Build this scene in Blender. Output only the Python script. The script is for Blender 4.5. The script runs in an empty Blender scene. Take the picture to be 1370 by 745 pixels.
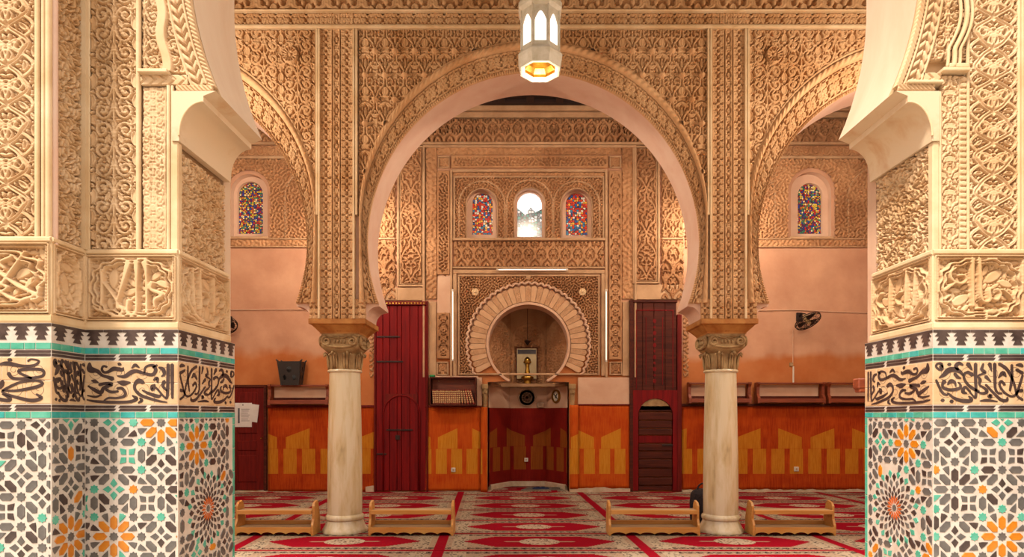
import bpy, bmesh, math, random
import numpy as np
from mathutils import Vector, Matrix
random.seed(7)
PI = math.pi
scene = bpy.context.scene
COL = scene.collection

# ------------------------------------------------------------------ camera
F = 820.0                      # focal length in pixels of the 1370-wide frame
VX, VY, EYE = 697.0, 556.0, 1.5
cam_d = bpy.data.cameras.new('camera')
cam_d.sensor_width = 36.0
cam_d.lens = F / 1370.0 * 36.0
cam_d.shift_x = (685.0 - VX) / 1370.0
cam_d.shift_y = (VY - 372.5) / 1370.0
cam_d.clip_start = 0.05
cam = bpy.data.objects.new('camera', cam_d)
COL.objects.link(cam)
cam.location = (0, 0, EYE)
cam.rotation_euler = (PI / 2, 0, 0)
scene.camera = cam

# ------------------------------------------------------------------ light
w = bpy.data.worlds.new('overcast_sky')
scene.world = w
w.use_nodes = True
bg = w.node_tree.nodes['Background']
bg.inputs['Color'].default_value = (1.0, 0.97, 0.93, 1)
bg.inputs['Strength'].default_value = 1.0
sun_d = bpy.data.lights.new('hazy_sun', 'SUN')
sun_d.energy = 3.6
sun_d.angle = math.radians(11)
sun_d.color = (1.0, 0.93, 0.82)
sun = bpy.data.objects.new('hazy_sun', sun_d)
COL.objects.link(sun)
sun.location = (-6, -8, 14)
sun.rotation_euler = Vector((0.40, 0.50, -0.92)).to_track_quat('-Z', 'Y').to_euler()
vs = scene.view_settings
vs.view_transform = 'Standard'
vs.look = 'None'
vs.exposure = 1.18
vs.gamma = 1.0
vs.use_curve_mapping = False
LAMP_W = 95.0  # base power of the added lanterns that hang out of view
LAMP_C = (1.0, 0.86, 0.68)

# ------------------------------------------------------------------ measuring
def PX(x, Y): return (x - VX) * Y / F
def PZ(y, Y): return EYE + (VY - y) * Y / F

YC = 7.92                       # column axis
YA = 7.58                       # front face of the arcade
YB = 12.06                      # mihrab wall
D0, D1, D2 = 3.25, 3.5, 4.19    # front pier planes
AX = 0.155                      # axis of the arcade

# ------------------------------------------------------------------ materials
class E:
    """a shader value that can be used in arithmetic"""
    nt = None
    def __init__(s, v): s.v = v
    @staticmethod
    def op(o, *a, clamp=False):
        n = E.nt.nodes.new('ShaderNodeMath'); n.operation = o; n.use_clamp = clamp
        for i, x in enumerate(a):
            if isinstance(x, E): E.nt.links.new(x.v, n.inputs[i])
            else: n.inputs[i].default_value = x
        return E(n.outputs[0])
    def __add__(s, o): return E.op('ADD', s, o)
    __radd__ = __add__
    def __sub__(s, o): return E.op('SUBTRACT', s, o)
    def __rsub__(s, o): return E.op('SUBTRACT', o, s)
    def __mul__(s, o): return E.op('MULTIPLY', s, o)
    __rmul__ = __mul__
    def __truediv__(s, o): return E.op('DIVIDE', s, o)
    def __lt__(s, o): return E.op('LESS_THAN', s, o)
    def __gt__(s, o): return E.op('GREATER_THAN', s, o)
    def abs(s): return E.op('ABSOLUTE', s)
    def fract(s): return E.op('FRACT', s)
    def floor(s): return E.op('FLOOR', s)
    def sqrt(s): return E.op('SQRT', s)
    def sin(s): return E.op('SINE', s)
    def inv(s): return E.op('SUBTRACT', 1.0, s)
    def max(s, o): return E.op('MAXIMUM', s, o)
    def min(s, o): return E.op('MINIMUM', s, o)

def cmix(fac, a, b):
    n = E.nt.nodes.new('ShaderNodeMix'); n.data_type = 'RGBA'
    E.nt.links.new(fac.v, n.inputs['Factor']) if isinstance(fac, E) else setattr(n.inputs['Factor'], 'default_value', fac)
    for i, c in ((6, a), (7, b)):
        if hasattr(c, 'links') or hasattr(c, 'is_linked'): E.nt.links.new(c, n.inputs[i])
        else: n.inputs[i].default_value = (*c, 1)
    return n.outputs[2]

ALB = 0.62          # real surfaces reflect less than their look on a bright print
def srgb(r, g, b):
    f = lambda c: (c / 255 / 12.92) if c <= 10 else ((c / 255 + 0.055) / 1.055) ** 2.4
    return (f(r) * ALB, f(g) * ALB, f(b) * ALB)

def new_mat(name, rough=0.8, spec=0.3, metal=0.0):
    m = bpy.data.materials.new(name); m.use_nodes = True
    b = m.node_tree.nodes['Principled BSDF']
    b.inputs['Roughness'].default_value = rough
    b.inputs['Specular IOR Level'].default_value = spec
    b.inputs['Metallic'].default_value = metal
    E.nt = m.node_tree
    return m, m.node_tree, b

def tex_coord(nt, kind='Object'):
    return nt.nodes.new('ShaderNodeTexCoord').outputs[kind]

def noise(nt, vec, scale, detail=3, rough=0.55, dist=0.0, stretch=None):
    if stretch:
        mp = nt.nodes.new('ShaderNodeMapping'); mp.inputs['Scale'].default_value = stretch
        nt.links.new(vec, mp.inputs['Vector']); vec = mp.outputs[0]
    n = nt.nodes.new('ShaderNodeTexNoise')
    n.inputs['Scale'].default_value = scale; n.inputs['Detail'].default_value = detail
    n.inputs['Roughness'].default_value = rough; n.inputs['Distortion'].default_value = dist
    nt.links.new(vec, n.inputs['Vector'])
    return n.outputs['Fac']

def ramp(nt, fac, stops):
    r = nt.nodes.new('ShaderNodeValToRGB')
    el = r.color_ramp.elements
    while len(el) < len(stops): el.new(0.5)
    for e, (p, c) in zip(el, stops):
        e.position = p; e.color = (*c, 1)
    nt.links.new(fac, r.inputs[0])
    return r.outputs[0]

def bump(nt, b, h, strength=0.4, dist=0.005):
    n = nt.nodes.new('ShaderNodeBump')
    n.inputs['Strength'].default_value = strength; n.inputs['Distance'].default_value = dist
    nt.links.new(h, n.inputs['Height']); nt.links.new(n.outputs[0], b.inputs['Normal'])

def mottled(name, c1, c2, scale=4, rough=0.8, spec=0.25, metal=0.0, bscale=60, bstr=0.25, bdist=0.003, stretch=None, lo=0.35, hi=0.65, c3=None):
    m, nt, b = new_mat(name, rough, spec, metal)
    v = tex_coord(nt)
    f = noise(nt, v, scale, 5, 0.6, 0.3, stretch)
    st = [(lo, c1), (hi, c2)]
    if c3: st.append((min(hi + 0.12, 1), c3))
    nt.links.new(ramp(nt, f, st), b.inputs['Base Color'])
    bump(nt, b, noise(nt, v, bscale, 4, 0.6, 0, stretch), bstr, bdist)
    return m

M = {}
M['stucco'] = mottled('carved_stucco', srgb(216, 168, 118), srgb(244, 204, 160), 2.2, 0.85, 0.15, bscale=90)
M['stucco_hall'] = mottled('carved_stucco_hall', srgb(208, 154, 104), srgb(238, 190, 142), 1.6, 0.85, 0.15, bscale=70)
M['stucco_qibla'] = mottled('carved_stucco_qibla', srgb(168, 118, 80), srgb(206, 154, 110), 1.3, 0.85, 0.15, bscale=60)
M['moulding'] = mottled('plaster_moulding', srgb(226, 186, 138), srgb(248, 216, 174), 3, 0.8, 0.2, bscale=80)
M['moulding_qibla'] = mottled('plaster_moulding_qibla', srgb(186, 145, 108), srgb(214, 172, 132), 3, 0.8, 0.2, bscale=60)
M['corbel'] = mottled('smooth_corbel_plaster', srgb(236, 205, 168), srgb(216, 166, 118), 4, 0.6, 0.3, bscale=30, bstr=0.12, lo=0.5, hi=0.72)
M['soffit'] = mottled('pink_soffit_plaster', srgb(236, 190, 164), srgb(246, 208, 184), 2, 0.8, 0.2, bscale=25, bstr=0.15)
M['soffit_front'] = mottled('cream_soffit_plaster', srgb(228, 192, 160), srgb(238, 208, 178), 2.5, 0.8, 0.2, bscale=25, bstr=0.15, stretch=(1, 1, 0.4))
M['marble'] = mottled('column_marble', srgb(244, 226, 192), srgb(224, 198, 150), 3, 0.35, 0.5, bscale=40, bstr=0.08, stretch=(3, 3, 0.5), c3=srgb(176, 152, 112), lo=0.42, hi=0.62)
M['capital'] = mottled('capital_stone', srgb(150, 112, 70), srgb(196, 162, 112), 6, 0.7, 0.3, bscale=70, bstr=0.4)
M['impost'] = mottled('painted_impost_wood', srgb(168, 98, 34), srgb(206, 142, 72), 5, 0.6, 0.3, bscale=60, bstr=0.4, c3=srgb(150, 80, 30))
M['paving'] = mottled('court_marble_paving', srgb(214, 205, 190), srgb(196, 184, 164), 1.5, 0.5, 0.4)
M['dark_wood'] = mottled('dark_ceiling_wood', srgb(40, 22, 16), srgb(60, 34, 24), 3, 0.7, 0.3, stretch=(0.3, 4, 4))
M['door_red'] = mottled('oxblood_door_paint', srgb(104, 8, 12), srgb(142, 18, 18), 3, 0.6, 0.12, bscale=30, bstr=0.3, stretch=(6, 6, 0.4), c3=srgb(66, 6, 10))
M['door_brown'] = mottled('dark_brown_wood', srgb(66, 26, 18), srgb(98, 42, 28), 4, 0.6, 0.12, bscale=30, stretch=(0.6, 6, 6))
M['door_maroon'] = mottled('maroon_wood', srgb(96, 18, 14), srgb(126, 30, 22), 4, 0.6, 0.12, bscale=30, stretch=(6, 6, 0.5))
M['iron'] = mottled('dark_iron', srgb(38, 26, 24), srgb(60, 40, 34), 20, 0.5, 0.5, 0.6)
M['shelf'] = mottled('reddish_shelf_wood', srgb(122, 48, 22), srgb(156, 70, 32), 4, 0.5, 0.4, bscale=30, stretch=(0.6, 6, 6))
M['pine'] = mottled('varnished_pine', srgb(214, 142, 62), srgb(232, 170, 92), 4, 0.42, 0.4, bscale=40, bstr=0.15, stretch=(0.6, 8, 8), c3=srgb(190, 116, 46))
M['pine_top'] = mottled('worn_pine', srgb(196, 156, 110), srgb(216, 182, 140), 5, 0.6, 0.3, stretch=(0.6, 8, 8))
M['z_white'] = mottled('white_glazed_tile', srgb(216, 196, 180), srgb(230, 214, 200), 14, 0.3, 0.5, bscale=40, bstr=0.1)
M['z_grey'] = mottled('slate_glazed_tile', srgb(92, 84, 80), srgb(124, 116, 110), 9, 0.3, 0.5, bscale=50, bstr=0.15)
M['z_dark'] = mottled('brown_black_glazed_tile', srgb(62, 46, 42), srgb(92, 72, 66), 12, 0.3, 0.5, bscale=50, bstr=0.15)
M['z_orange'] = mottled('amber_glazed_tile', srgb(208, 118, 18), srgb(228, 146, 40), 9, 0.3, 0.5, bscale=50, bstr=0.15)
M['z_red'] = mottled('rust_glazed_tile', srgb(196, 84, 24), srgb(214, 104, 36), 9, 0.3, 0.5, bscale=50, bstr=0.15)
M['z_teal'] = mottled('turquoise_glazed_tile', srgb(70, 164, 136), srgb(110, 190, 164), 11, 0.25, 0.5, bscale=50, bstr=0.15)
M['z_teal2'] = mottled('blue_turquoise_glazed_tile', srgb(50, 160, 150), srgb(84, 186, 180), 11, 0.25, 0.5, bscale=50, bstr=0.15)
M['z_tan'] = mottled('buff_scraped_tile', srgb(214, 168, 122), srgb(232, 194, 152), 7, 0.6, 0.3, bscale=60, bstr=0.3)
M['z_black'] = mottled('black_lettering_glaze', srgb(62, 42, 38), srgb(84, 62, 58), 14, 0.35, 0.5)
M['brass'] = mottled('aged_brass', srgb(176, 124, 40), srgb(214, 170, 84), 12, 0.35, 0.5, 1.0)
M['white_metal'] = mottled('whitewashed_metal', srgb(214, 200, 172), srgb(238, 228, 208), 12, 0.5, 0.4, 0.0, bscale=90, bstr=0.5)
M['plastic_black'] = mottled('black_plastic', srgb(26, 20, 20), srgb(38, 30, 28), 10, 0.4, 0.5)
M['paper'] = mottled('white_paper', srgb(226, 220, 214), srgb(238, 234, 230), 5, 0.9, 0.1)
M['ink'] = mottled('printed_ink', srgb(90, 86, 90), srgb(110, 106, 110), 5, 0.9, 0.1)
M['white_plastic'] = mottled('white_plastic', srgb(228, 216, 196), srgb(240, 230, 214), 5, 0.4, 0.5)
M['green'] = mottled('green_cloth', srgb(40, 130, 76), srgb(56, 150, 90), 20, 0.8, 0.2)
M['stone_disc'] = mottled('grey_carved_stone', srgb(168, 138, 114), srgb(196, 164, 136), 14, 0.8, 0.2)
M['skirting'] = mottled('chipped_skirting_plaster', srgb(206, 178, 146), srgb(226, 202, 174), 9, 0.85, 0.2, bscale=25, bstr=0.6, bdist=0.01)
M['navy'] = mottled('navy_cloth', srgb(30, 38, 70), srgb(44, 54, 92), 14, 0.9, 0.1)
M['felt'] = mottled('grey_felt', srgb(104, 94, 84), srgb(130, 120, 108), 14, 0.95, 0.1)
M['mirror'] = mottled('pale_silvered_glass', srgb(206, 186, 152), srgb(222, 204, 172), 3, 0.12, 0.6, 0.5, bstr=0.02)
M['ceil_plain'] = mottled('ceiling_wood', srgb(40, 24, 18), srgb(62, 38, 28), 3, 0.7, 0.3, stretch=(0.3, 4, 4))
M['court_wall'] = mottled('court_plaster', srgb(226, 196, 156), srgb(238, 212, 176), 1.2, 0.9, 0.1)

def emit_mat(name, col, strength):
    m, nt, b = new_mat(name, 0.4, 0.3)
    b.inputs['Base Color'].default_value = (*col, 1)
    b.inputs['Emission Color'].default_value = (*col, 1)
    b.inputs['Emission Strength'].default_value = strength
    return m
M['tube'] = emit_mat('lit_tube', (1.0, 0.90, 0.78), 0.28)
M['lantern_glass'] = emit_mat('lit_frosted_pane', (1.0, 0.97, 0.92), 0.46)

def qibla_plaster():
    m, nt, b = new_mat('limewashed_plaster', 0.85, 0.15)
    v = tex_coord(nt)
    sx = nt.nodes.new('ShaderNodeSeparateXYZ'); nt.links.new(v, sx.inputs[0])
    X, Z = E(sx.outputs[0]), E(sx.outputs[2])
    wob = (E(noise(nt, v, 0.9, 3)) - 0.5) * 0.75
    # lower orange wash with an uneven top edge, pale wash above
    edge = (Z + wob - 2.72)
    lo = E.op('MULTIPLY_ADD', edge, -6.0, 0.5, clamp=True)
    n1 = noise(nt, v, 1.8, 5)
    upper = ramp(nt, n1, [(0.3, srgb(196, 142, 112)), (0.7, srgb(222, 170, 136))])
    lower = ramp(nt, n1, [(0.3, srgb(190, 108, 56)), (0.7, srgb(212, 136, 84))])
    nt.links.new(cmix(lo, upper, lower), b.inputs['Base Color'])
    bump(nt, b, noise(nt, v, 14, 5), 0.25, 0.01)
    return m
M['plaster'] = qibla_plaster()
M['plaster_light'] = mottled('light_pink_plaster', srgb(226, 182, 154), srgb(236, 196, 168), 2, 0.85, 0.15, bscale=20, bstr=0.2)
M['plaster_pale'] = mottled('pale_pink_plaster', srgb(216, 170, 140), srgb(230, 190, 160), 2, 0.85, 0.15, bscale=20, bstr=0.3)

def reed_mat(name, red1, red2, yel1, yel2, pitch):
    """woven reed: UV in metres, v=0 at floor; yellow pointed arches and columns woven into red"""
    m, nt, b = new_mat(name, 0.7, 0.1)
    uv = tex_coord(nt, 'UV')
    sx = nt.nodes.new('ShaderNodeSeparateXYZ'); nt.links.new(uv, sx.inputs[0])
    U, V = E(sx.outputs[0]), E(sx.outputs[1])
    t = (U / pitch).fract()
    # upper row: two panels per repeat with slanting heads leaning to each other
    d = (t - 0.5).abs()
    head = 1.32 - d * 0.55
    up = (d < 0.44) * (d > 0.12) * (V < head) * (V > 0.855)
    # lower row: columns
    t4 = (U / (pitch * 0.25) + 0.13).fract()
    lowc = (t4 > 0.24) * (t4 < 0.95) * (V > 0.36) * (V < 0.85)
    yel = up.max(lowc)
    reeds = E(noise(nt, uv, 9, 4, 0.7, 0, (7, 0.3, 1)))
    blot = E(noise(nt, uv, 2.5, 3))
    red = ramp(nt, (reeds * 0.6 + blot * 0.4).v, [(0.40, red1), (0.58, red2)])
    yl = ramp(nt, reeds.v, [(0.40, yel1), (0.58, yel2)])
    nt.links.new(cmix(yel, red, yl), b.inputs['Base Color'])
    wv = (U * 2 * PI / 0.012).sin()
    bump(nt, b, (wv + reeds * 2).v, 0.5, 0.003)
    return m
M['mat_orange'] = reed_mat('orange_reed_weave', srgb(170, 52, 10), srgb(206, 84, 20), srgb(200, 116, 20), srgb(222, 144, 40), 1.45)
M['mat_red'] = reed_mat('red_reed_weave', srgb(120, 18, 12), srgb(146, 30, 18), srgb(150, 74, 20), srgb(166, 90, 30), 1.45)
M['mat_amber'] = reed_mat('amber_reed_weave', srgb(198, 70, 14), srgb(222, 100, 26), srgb(216, 134, 26), srgb(232, 156, 48), 1.2)

def carpet():
    m, nt, b = new_mat('prayer_carpet_pile', 0.95, 0.05)
    uv = tex_coord(nt, 'UV')
    sx = nt.nodes.new('ShaderNodeSeparateXYZ'); nt.links.new(uv, sx.inputs[0])
    U, V = E(sx.outputs[0]), E(sx.outputs[1])
    P = 2.31
    a = ((U / P).fract() - 0.5).abs() * P          # distance from the lane centre
    s = 1.155 - a                                  # distance from the red stripe
    vy = (V - 0.5).abs()                           # 0 mid-row .. 0.5 edge
    cream, red = srgb(168, 138, 114), srgb(150, 4, 28)
    dark, grey = srgb(44, 32, 30), srgb(120, 100, 84)
    # small woven figures
    def figs(fu, fv, th):
        cu = ((U * fu).fract() - 0.5).abs(); cv = ((V * fv).fract() - 0.5).abs()
        return (cu + cv) < th
    vor = nt.nodes.new('ShaderNodeTexVoronoi'); vor.feature = 'F1'; vor.inputs['Scale'].default_value = 24
    nt.links.new(uv, vor.inputs['Vector'])
    vd = E(vor.outputs['Distance'])
    speck = vd < 0.34
    # base: cream with a border row of dark lozenges and thin red line at the edge
    base = cmix(figs(9.5, 11.0, 0.36) * (vy > 0.355) * (vy < 0.445), cream, dark)
    base = cmix(figs(22, 24.0, 0.32) * (vy > 0.32) * (vy < 0.47), base, grey)
    # dark running fret along both long edges and grey filling beside the lozenge
    zig = ((U * 16).fract() - 0.5).abs()
    base = cmix(((vy - 0.385 - zig * 0.06).abs() < 0.012), base, dark)
    base = cmix((vd < 0.26) * (vy < 0.33) * (a > 0.35), base, grey)
    # grey fretted band at lozenge ends
    endband = (s > 0.13) * (s < 0.31) * (vy < 0.41)
    fret = cmix(speck, srgb(178, 156, 130), srgb(74, 58, 52))
    base = cmix(endband, base, fret)
    # red lozenge with a stepped edge
    au = (a * 26).floor() / 26
    loz = vy < (0.80 * (0.89 - au)).min(0.31)
    base = cmix(loz * (a < 0.89), base, red)
    # centre medallion
    e2 = (a / 0.24) * (a / 0.24) + (vy / 0.185) * (vy / 0.185)
    med = e2 < 1.0
    medc = cmix(vd < 0.36, srgb(190, 164, 138), srgb(104, 74, 62))
    base = cmix(med, base, medc)
    tip = ((a * 0.55 + vy) < 0.235)
    base = cmix(tip * (e2 > 1.0) * (vy < 0.02), base, cream)
    base = cmix(s < 0.062, base, red)
    base = cmix(vy > 0.468, base, red)
    n = noise(nt, uv, 30, 2)
    nt.links.new(base, b.inputs['Base Color'])
    bump(nt, b, n, 0.5, 0.006)
    return m
M['carpet'] = carpet()

def stained_glass(name, cols, scale, glow):
    m, nt, b = new_mat(name, 0.2, 0.5)
    uv = tex_coord(nt, 'UV')
    vor = nt.nodes.new('ShaderNodeTexVoronoi'); vor.inputs['Scale'].default_value = scale
    vor.inputs['Randomness'].default_value = 0.55
    nt.links.new(uv, vor.inputs['Vector'])
    sp = nt.nodes.new('ShaderNodeSeparateColor'); nt.links.new(vor.outputs['Color'], sp.inputs[0])
    r = nt.nodes.new('ShaderNodeValToRGB'); r.color_ramp.interpolation = 'CONSTANT'
    el = r.color_ramp.elements
    while len(el) < len(cols): el.new(0.5)
    for i, (e, c) in enumerate(zip(el, cols)):
        e.position = i / len(cols); e.color = (*c, 1)
    nt.links.new(sp.outputs[0], r.inputs[0])
    v2 = nt.nodes.new('ShaderNodeTexVoronoi'); v2.feature = 'DISTANCE_TO_EDGE'; v2.inputs['Scale'].default_value = scale
    v2.inputs['Randomness'].default_value = 0.55
    nt.links.new(uv, v2.inputs['Vector'])
    lead = E(v2.outputs['Distance']) < 0.09
    c = cmix(lead, r.outputs[0], (0.03, 0.02, 0.02))
    nt.links.new(c, b.inputs['Base Color'])
    nt.links.new(c, b.inputs['Emission Color'])     # daylight shining through the leaded panes
    b.inputs['Emission Strength'].default_value = glow
    return m
M['glass_multi'] = stained_glass('stained_glass_multi', [srgb(40, 60, 150), srgb(220, 190, 60), srgb(190, 40, 40), srgb(60, 130, 100), srgb(240, 220, 160), srgb(90, 40, 90), srgb(200, 120, 40)], 32, 0.2)
M['glass_red'] = stained_glass('stained_glass_red', [srgb(220, 60, 30), srgb(240, 170, 60), srgb(60, 130, 160), srgb(220, 70, 40), srgb(240, 220, 190), srgb(200, 50, 40), srgb(50, 90, 150)], 24, 0.3)
M['glass_clear'] = stained_glass('stained_glass_pale', [srgb(225, 235, 245), srgb(120, 170, 175), srgb(245, 250, 255), srgb(70, 110, 120), srgb(200, 215, 225), srgb(60, 140, 130), srgb(120, 125, 135)], 18, 0.26)
M['pane_sky'] = emit_mat('sunlit_clear_pane', (0.97, 0.99, 1.0), 0.45)

# ------------------------------------------------------------------ geometry helpers
def tag(o, label=None, cat=None, group=None, kind=None):
    if label: o['label'] = label
    if cat: o['category'] = cat
    if group: o['group'] = group
    if kind: o['kind'] = kind
    return o

def link(name, me, mat=None, parent=None, base=None):
    o = bpy.data.objects.new(name, me)
    COL.objects.link(o)
    if me is not None and mat is not None and not me.materials:
        for m_ in (mat if isinstance(mat, (list, tuple)) else [mat]): me.materials.append(m_)
    if parent is not None: o.parent = parent
    if base is not None: o.location = base
    return o

def empty(name, loc=(0, 0, 0), rz=0.0):
    o = bpy.data.objects.new(name, None); o.empty_display_size = 0.1
    COL.objects.link(o); o.location = loc; o.rotation_euler = (0, 0, rz)
    return o

class MB:
    """collects simple solids into one mesh"""
    def __init__(s, off=(0, 0, 0)): s.v = []; s.f = []; s.mi = []; s.off = off; s.uv = None
    def add(s, vs_, fs, mi=0):
        n = len(s.v); s.v += [tuple(p) for p in vs_]
        s.f += [tuple(i + n for i in f) for f in fs]; s.mi += [mi] * len(fs); return s
    def box(s, x0, x1, y0, y1, z0, z1, mi=0):
        v = [(x0, y0, z0), (x1, y0, z0), (x1, y1, z0), (x0, y1, z0), (x0, y0, z1), (x1, y0, z1), (x1, y1, z1), (x0, y1, z1)]
        return s.add(v, [(0, 3, 2, 1), (4, 5, 6, 7), (0, 1, 5, 4), (1, 2, 6, 5), (2, 3, 7, 6), (3, 0, 4, 7)], mi)
    def cbox(s, x0, x1, y0, y1, z0, z1, c=0.006, mi=0):
        """box with chamfered vertical and front edges"""
        pr = [(x0 + c, z0), (x1 - c, z0), (x1, z0 + c), (x1, z1 - c), (x1 - c, z1), (x0 + c, z1), (x0, z1 - c), (x0, z0 + c)]
        inner = [(min(max(x, x0 + c), x1 - c), min(max(z, z0 + c), z1 - c)) for x, z in pr]
        v = [(x, y0, z) for x, z in inner] + [(x, y0 + c, z) for x, z in pr] + [(x, y1, z) for x, z in pr]
        n = 8; f = [tuple(range(n))]
        for k in (0, 1):
            f += [(k * n + i, k * n + n + i, k * n + n + (i + 1) % n, k * n + (i + 1) % n)[::-1] for i in range(n)]
        f.append(tuple(range(2 * n, 3 * n))[::-1])
        return s.add(v, f, mi)
    def prism(s, poly, fn, a, b, mi=0, caps=True):
        """poly of 2D points extruded from a to b; fn(p, q, t) -> xyz"""
        n = len(poly)
        v = [fn(p, q, a) for p, q in poly] + [fn(p, q, b) for p, q in poly]
        f = [(i, (i + 1) % n, n + (i + 1) % n, n + i) for i in range(n)]
        if caps: f += [tuple(range(n))[::-1], tuple(range(n, 2 * n))]
        return s.add(v, f, mi)
    def lathe(s, prof, cx, cy, seg=32, a0=0.0, a1=2 * PI, mi=0):
        full = abs(a1 - a0 - 2 * PI) < 1e-6
        m = seg if full else seg + 1
        v = [(cx + r * math.cos(a0 + (a1 - a0) * i / seg), cy + r * math.sin(a0 + (a1 - a0) * i / seg), z) for r, z in prof for i in range(m)]
        f = []
        for k in range(len(prof) - 1):
            for i in range(seg):
                j = (i + 1) % m if full else i + 1
                f.append((k * m + i, k * m + j, (k + 1) * m + j, (k + 1) * m + i))
        if full:
            f.append(tuple(range(m))[::-1]); f.append(tuple((len(prof) - 1) * m + i for i in range(m)))
        return s.add(v, f, mi)
    def tube(s, pts, r, seg=8, mi=0, closed=False):
        pts = [Vector(p) for p in pts]; n = len(pts); v = []; up = None
        rr = r if hasattr(r, '__len__') else [r] * n
        for i in range(n):
            if closed: t = pts[(i + 1) % n] - pts[i - 1]
            else: t = pts[min(i + 1, n - 1)] - pts[max(i - 1, 0)]
            t.normalize()
            if up is None: up = Vector((0, 0, 1)) if abs(t.z) < 0.9 else Vector((0, 1, 0))
            a = t.cross(up)
            if a.length < 1e-5: a = t.cross(Vector((1, 0.1, 0)))
            a.normalize(); up = a.cross(t).normalized()
            v += [pts[i] + (a * math.cos(2 * PI * k / seg) + up * math.sin(2 * PI * k / seg)) * rr[i] for k in range(seg)]
        f = []
        for i in range(n if closed else n - 1):
            j = (i + 1) % n
            for k in range(seg):
                f.append((i * seg + k, i * seg + (k + 1) % seg, j * seg + (k + 1) % seg, j * seg + k))
        if not closed: f += [tuple(range(seg))[::-1], tuple((n - 1) * seg + k for k in range(seg))]
        return s.add(v, f, mi)
    def build(s, name, mat, parent=None, smooth=False, base=None, uvf=None):
        me = bpy.data.meshes.new(name)
        b = base or (0, 0, 0)
        me.from_pydata([(x - b[0], y - b[1], z - b[2]) for x, y, z in s.v], [], s.f)
        for m_ in (mat if isinstance(mat, (list, tuple)) else [mat]): me.materials.append(m_)
        me.polygons.foreach_set('material_index', s.mi)
        bm = bmesh.new(); bm.from_mesh(me)
        bmesh.ops.recalc_face_normals(bm, faces=bm.faces); bm.to_mesh(me); bm.free()
        if smooth: me.polygons.foreach_set('use_smooth', [True] * len(me.polygons))
        if smooth == 'auto':
            me.polygons.foreach_set('use_smooth', [True] * len(me.polygons))
            try: me.set_sharp_from_angle(angle=math.radians(40))
            except Exception: pass
        if uvf:
            ul = me.uv_layers.new(name='UVMap')
            for lp in me.loops:
                x, y, z = me.vertices[lp.vertex_index].co
                ul.data[lp.index].uv = uvf(x + b[0], y + b[1], z + b[2])
        o = link(name, me, None, parent)
        if base is not None:
            pl = Vector((0, 0, 0)) if parent is None else parent.matrix_basis.translation
            o.location = Vector(base) - pl
        return o

XZ = lambda p, q, t: (p, t, q)      # polygon in the XZ plane, extruded along Y
YZ = lambda p, q, t: (t, p, q)
XY = lambda p, q, t: (p, q, t)

class Frame:
    """a flat panel: origin, right, up, outward normal"""
    def __init__(s, o, u, n):
        s.o, s.u, s.n = Vector(o), Vector(u), Vector(n); s.v = Vector((0, 0, 1))
    def p(s, a, b, c=0.0): return s.o + s.u * a + s.v * b + s.n * c
    def mat(s, a, b, c, ang=0.0):
        ca, sa = math.cos(ang), math.sin(ang)
        U = s.u * ca + s.v * sa; V = -s.u * sa + s.v * ca
        m = Matrix((U, V, s.n)).transposed().to_4x4(); m.translation = s.p(a, b, c); return m

def surf(name, P, n, H, depth, mat, parent, mask=None, skirt=0.03, smooth=True):
    """carved relief: P (ny,nx,3) top surface, H (ny,nx) in 0..1, cut down to -depth along n"""
    ny, nx = H.shape
    V = P + np.asarray(n)[None, None, :] * ((H - 1.0) * depth)[..., None]
    if skirt:
        nn = np.asarray(n) * (-depth - skirt)
        top, bot = P[-1:] + nn, P[:1] + nn
        V = np.concatenate([bot, V, top], 0)
        l, r = V[:, :1].copy(), V[:, -1:].copy()
        l[1:-1] = P[:, :1] + nn; r[1:-1] = P[:, -1:] + nn
        V = np.concatenate([l, V, r], 1); ny += 2; nx += 2
        if mask is not None: mask = np.pad(mask, 1, mode='edge')
    idx = np.arange(ny * nx, dtype=np.int32).reshape(ny, nx)
    q = np.stack([idx[:-1, :-1], idx[:-1, 1:], idx[1:, 1:], idx[1:, :-1]], -1).reshape(-1, 4)
    V = V.reshape(-1, 3)
    if mask is not None:
        mk = mask; keep = (mk[:-1, :-1] & mk[:-1, 1:] & mk[1:, 1:] & mk[1:, :-1]).reshape(-1)
        q = q[keep]
        used = np.unique(q); remap = np.zeros(len(V), np.int32); remap[used] = np.arange(len(used)); V = V[used]; q = remap[q]
    # outward orientation
    if len(q):
        e1 = V[q[0, 1]] - V[q[0, 0]]; 
        k = len(q) // 2
        nrm = np.cross(V[q[k, 1]] - V[q[k, 0]], V[q[k, 3]] - V[q[k, 0]])
        if np.dot(nrm, n) < 0: q = q[:, ::-1]
    me = bpy.data.meshes.new(name)
    me.vertices.add(len(V)); me.vertices.foreach_set('co', np.ascontiguousarray(V, np.float32).ravel())
    me.loops.add(q.size); me.loops.foreach_set('vertex_index', np.ascontiguousarray(q, np.int32).ravel())
    me.polygons.add(len(q)); me.polygons.foreach_set('loop_start', np.arange(0, q.size, 4, dtype=np.int32))
    me.update(calc_edges=True)
    me.polygons.foreach_set('use_smooth', np.ones(len(q), bool))
    return link(name, me, mat, parent)

def relief(name, fr, a0, a1, b0, b1, hfun, depth, step, mat, parent, c=0.0, mask=None, stepu=None, skirt=0.012):
    su = stepu or step
    nx = max(3, int((a1 - a0) / su) + 1); ny = max(3, int((b1 - b0) / step) + 1)
    A, B = np.meshgrid(np.linspace(a0, a1, nx), np.linspace(b0, b1, ny))
    H = hfun(A, B)
    o, u, v, n = (np.array(x) for x in (fr.o, fr.u, fr.v, fr.n))
    P = o + A[..., None] * u + B[..., None] * v + c * n
    mk = mask(A, B) if mask else None
    return surf(name, P, n, H, depth, mat, parent, mk, skirt)

# ------------------------------------------------------------------ carved patterns (periodic height maps)
def smooth(x, a, b):
    t = np.clip((x - a) / (b - a), 0, 1); return t * t * (3 - 2 * t)

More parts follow.
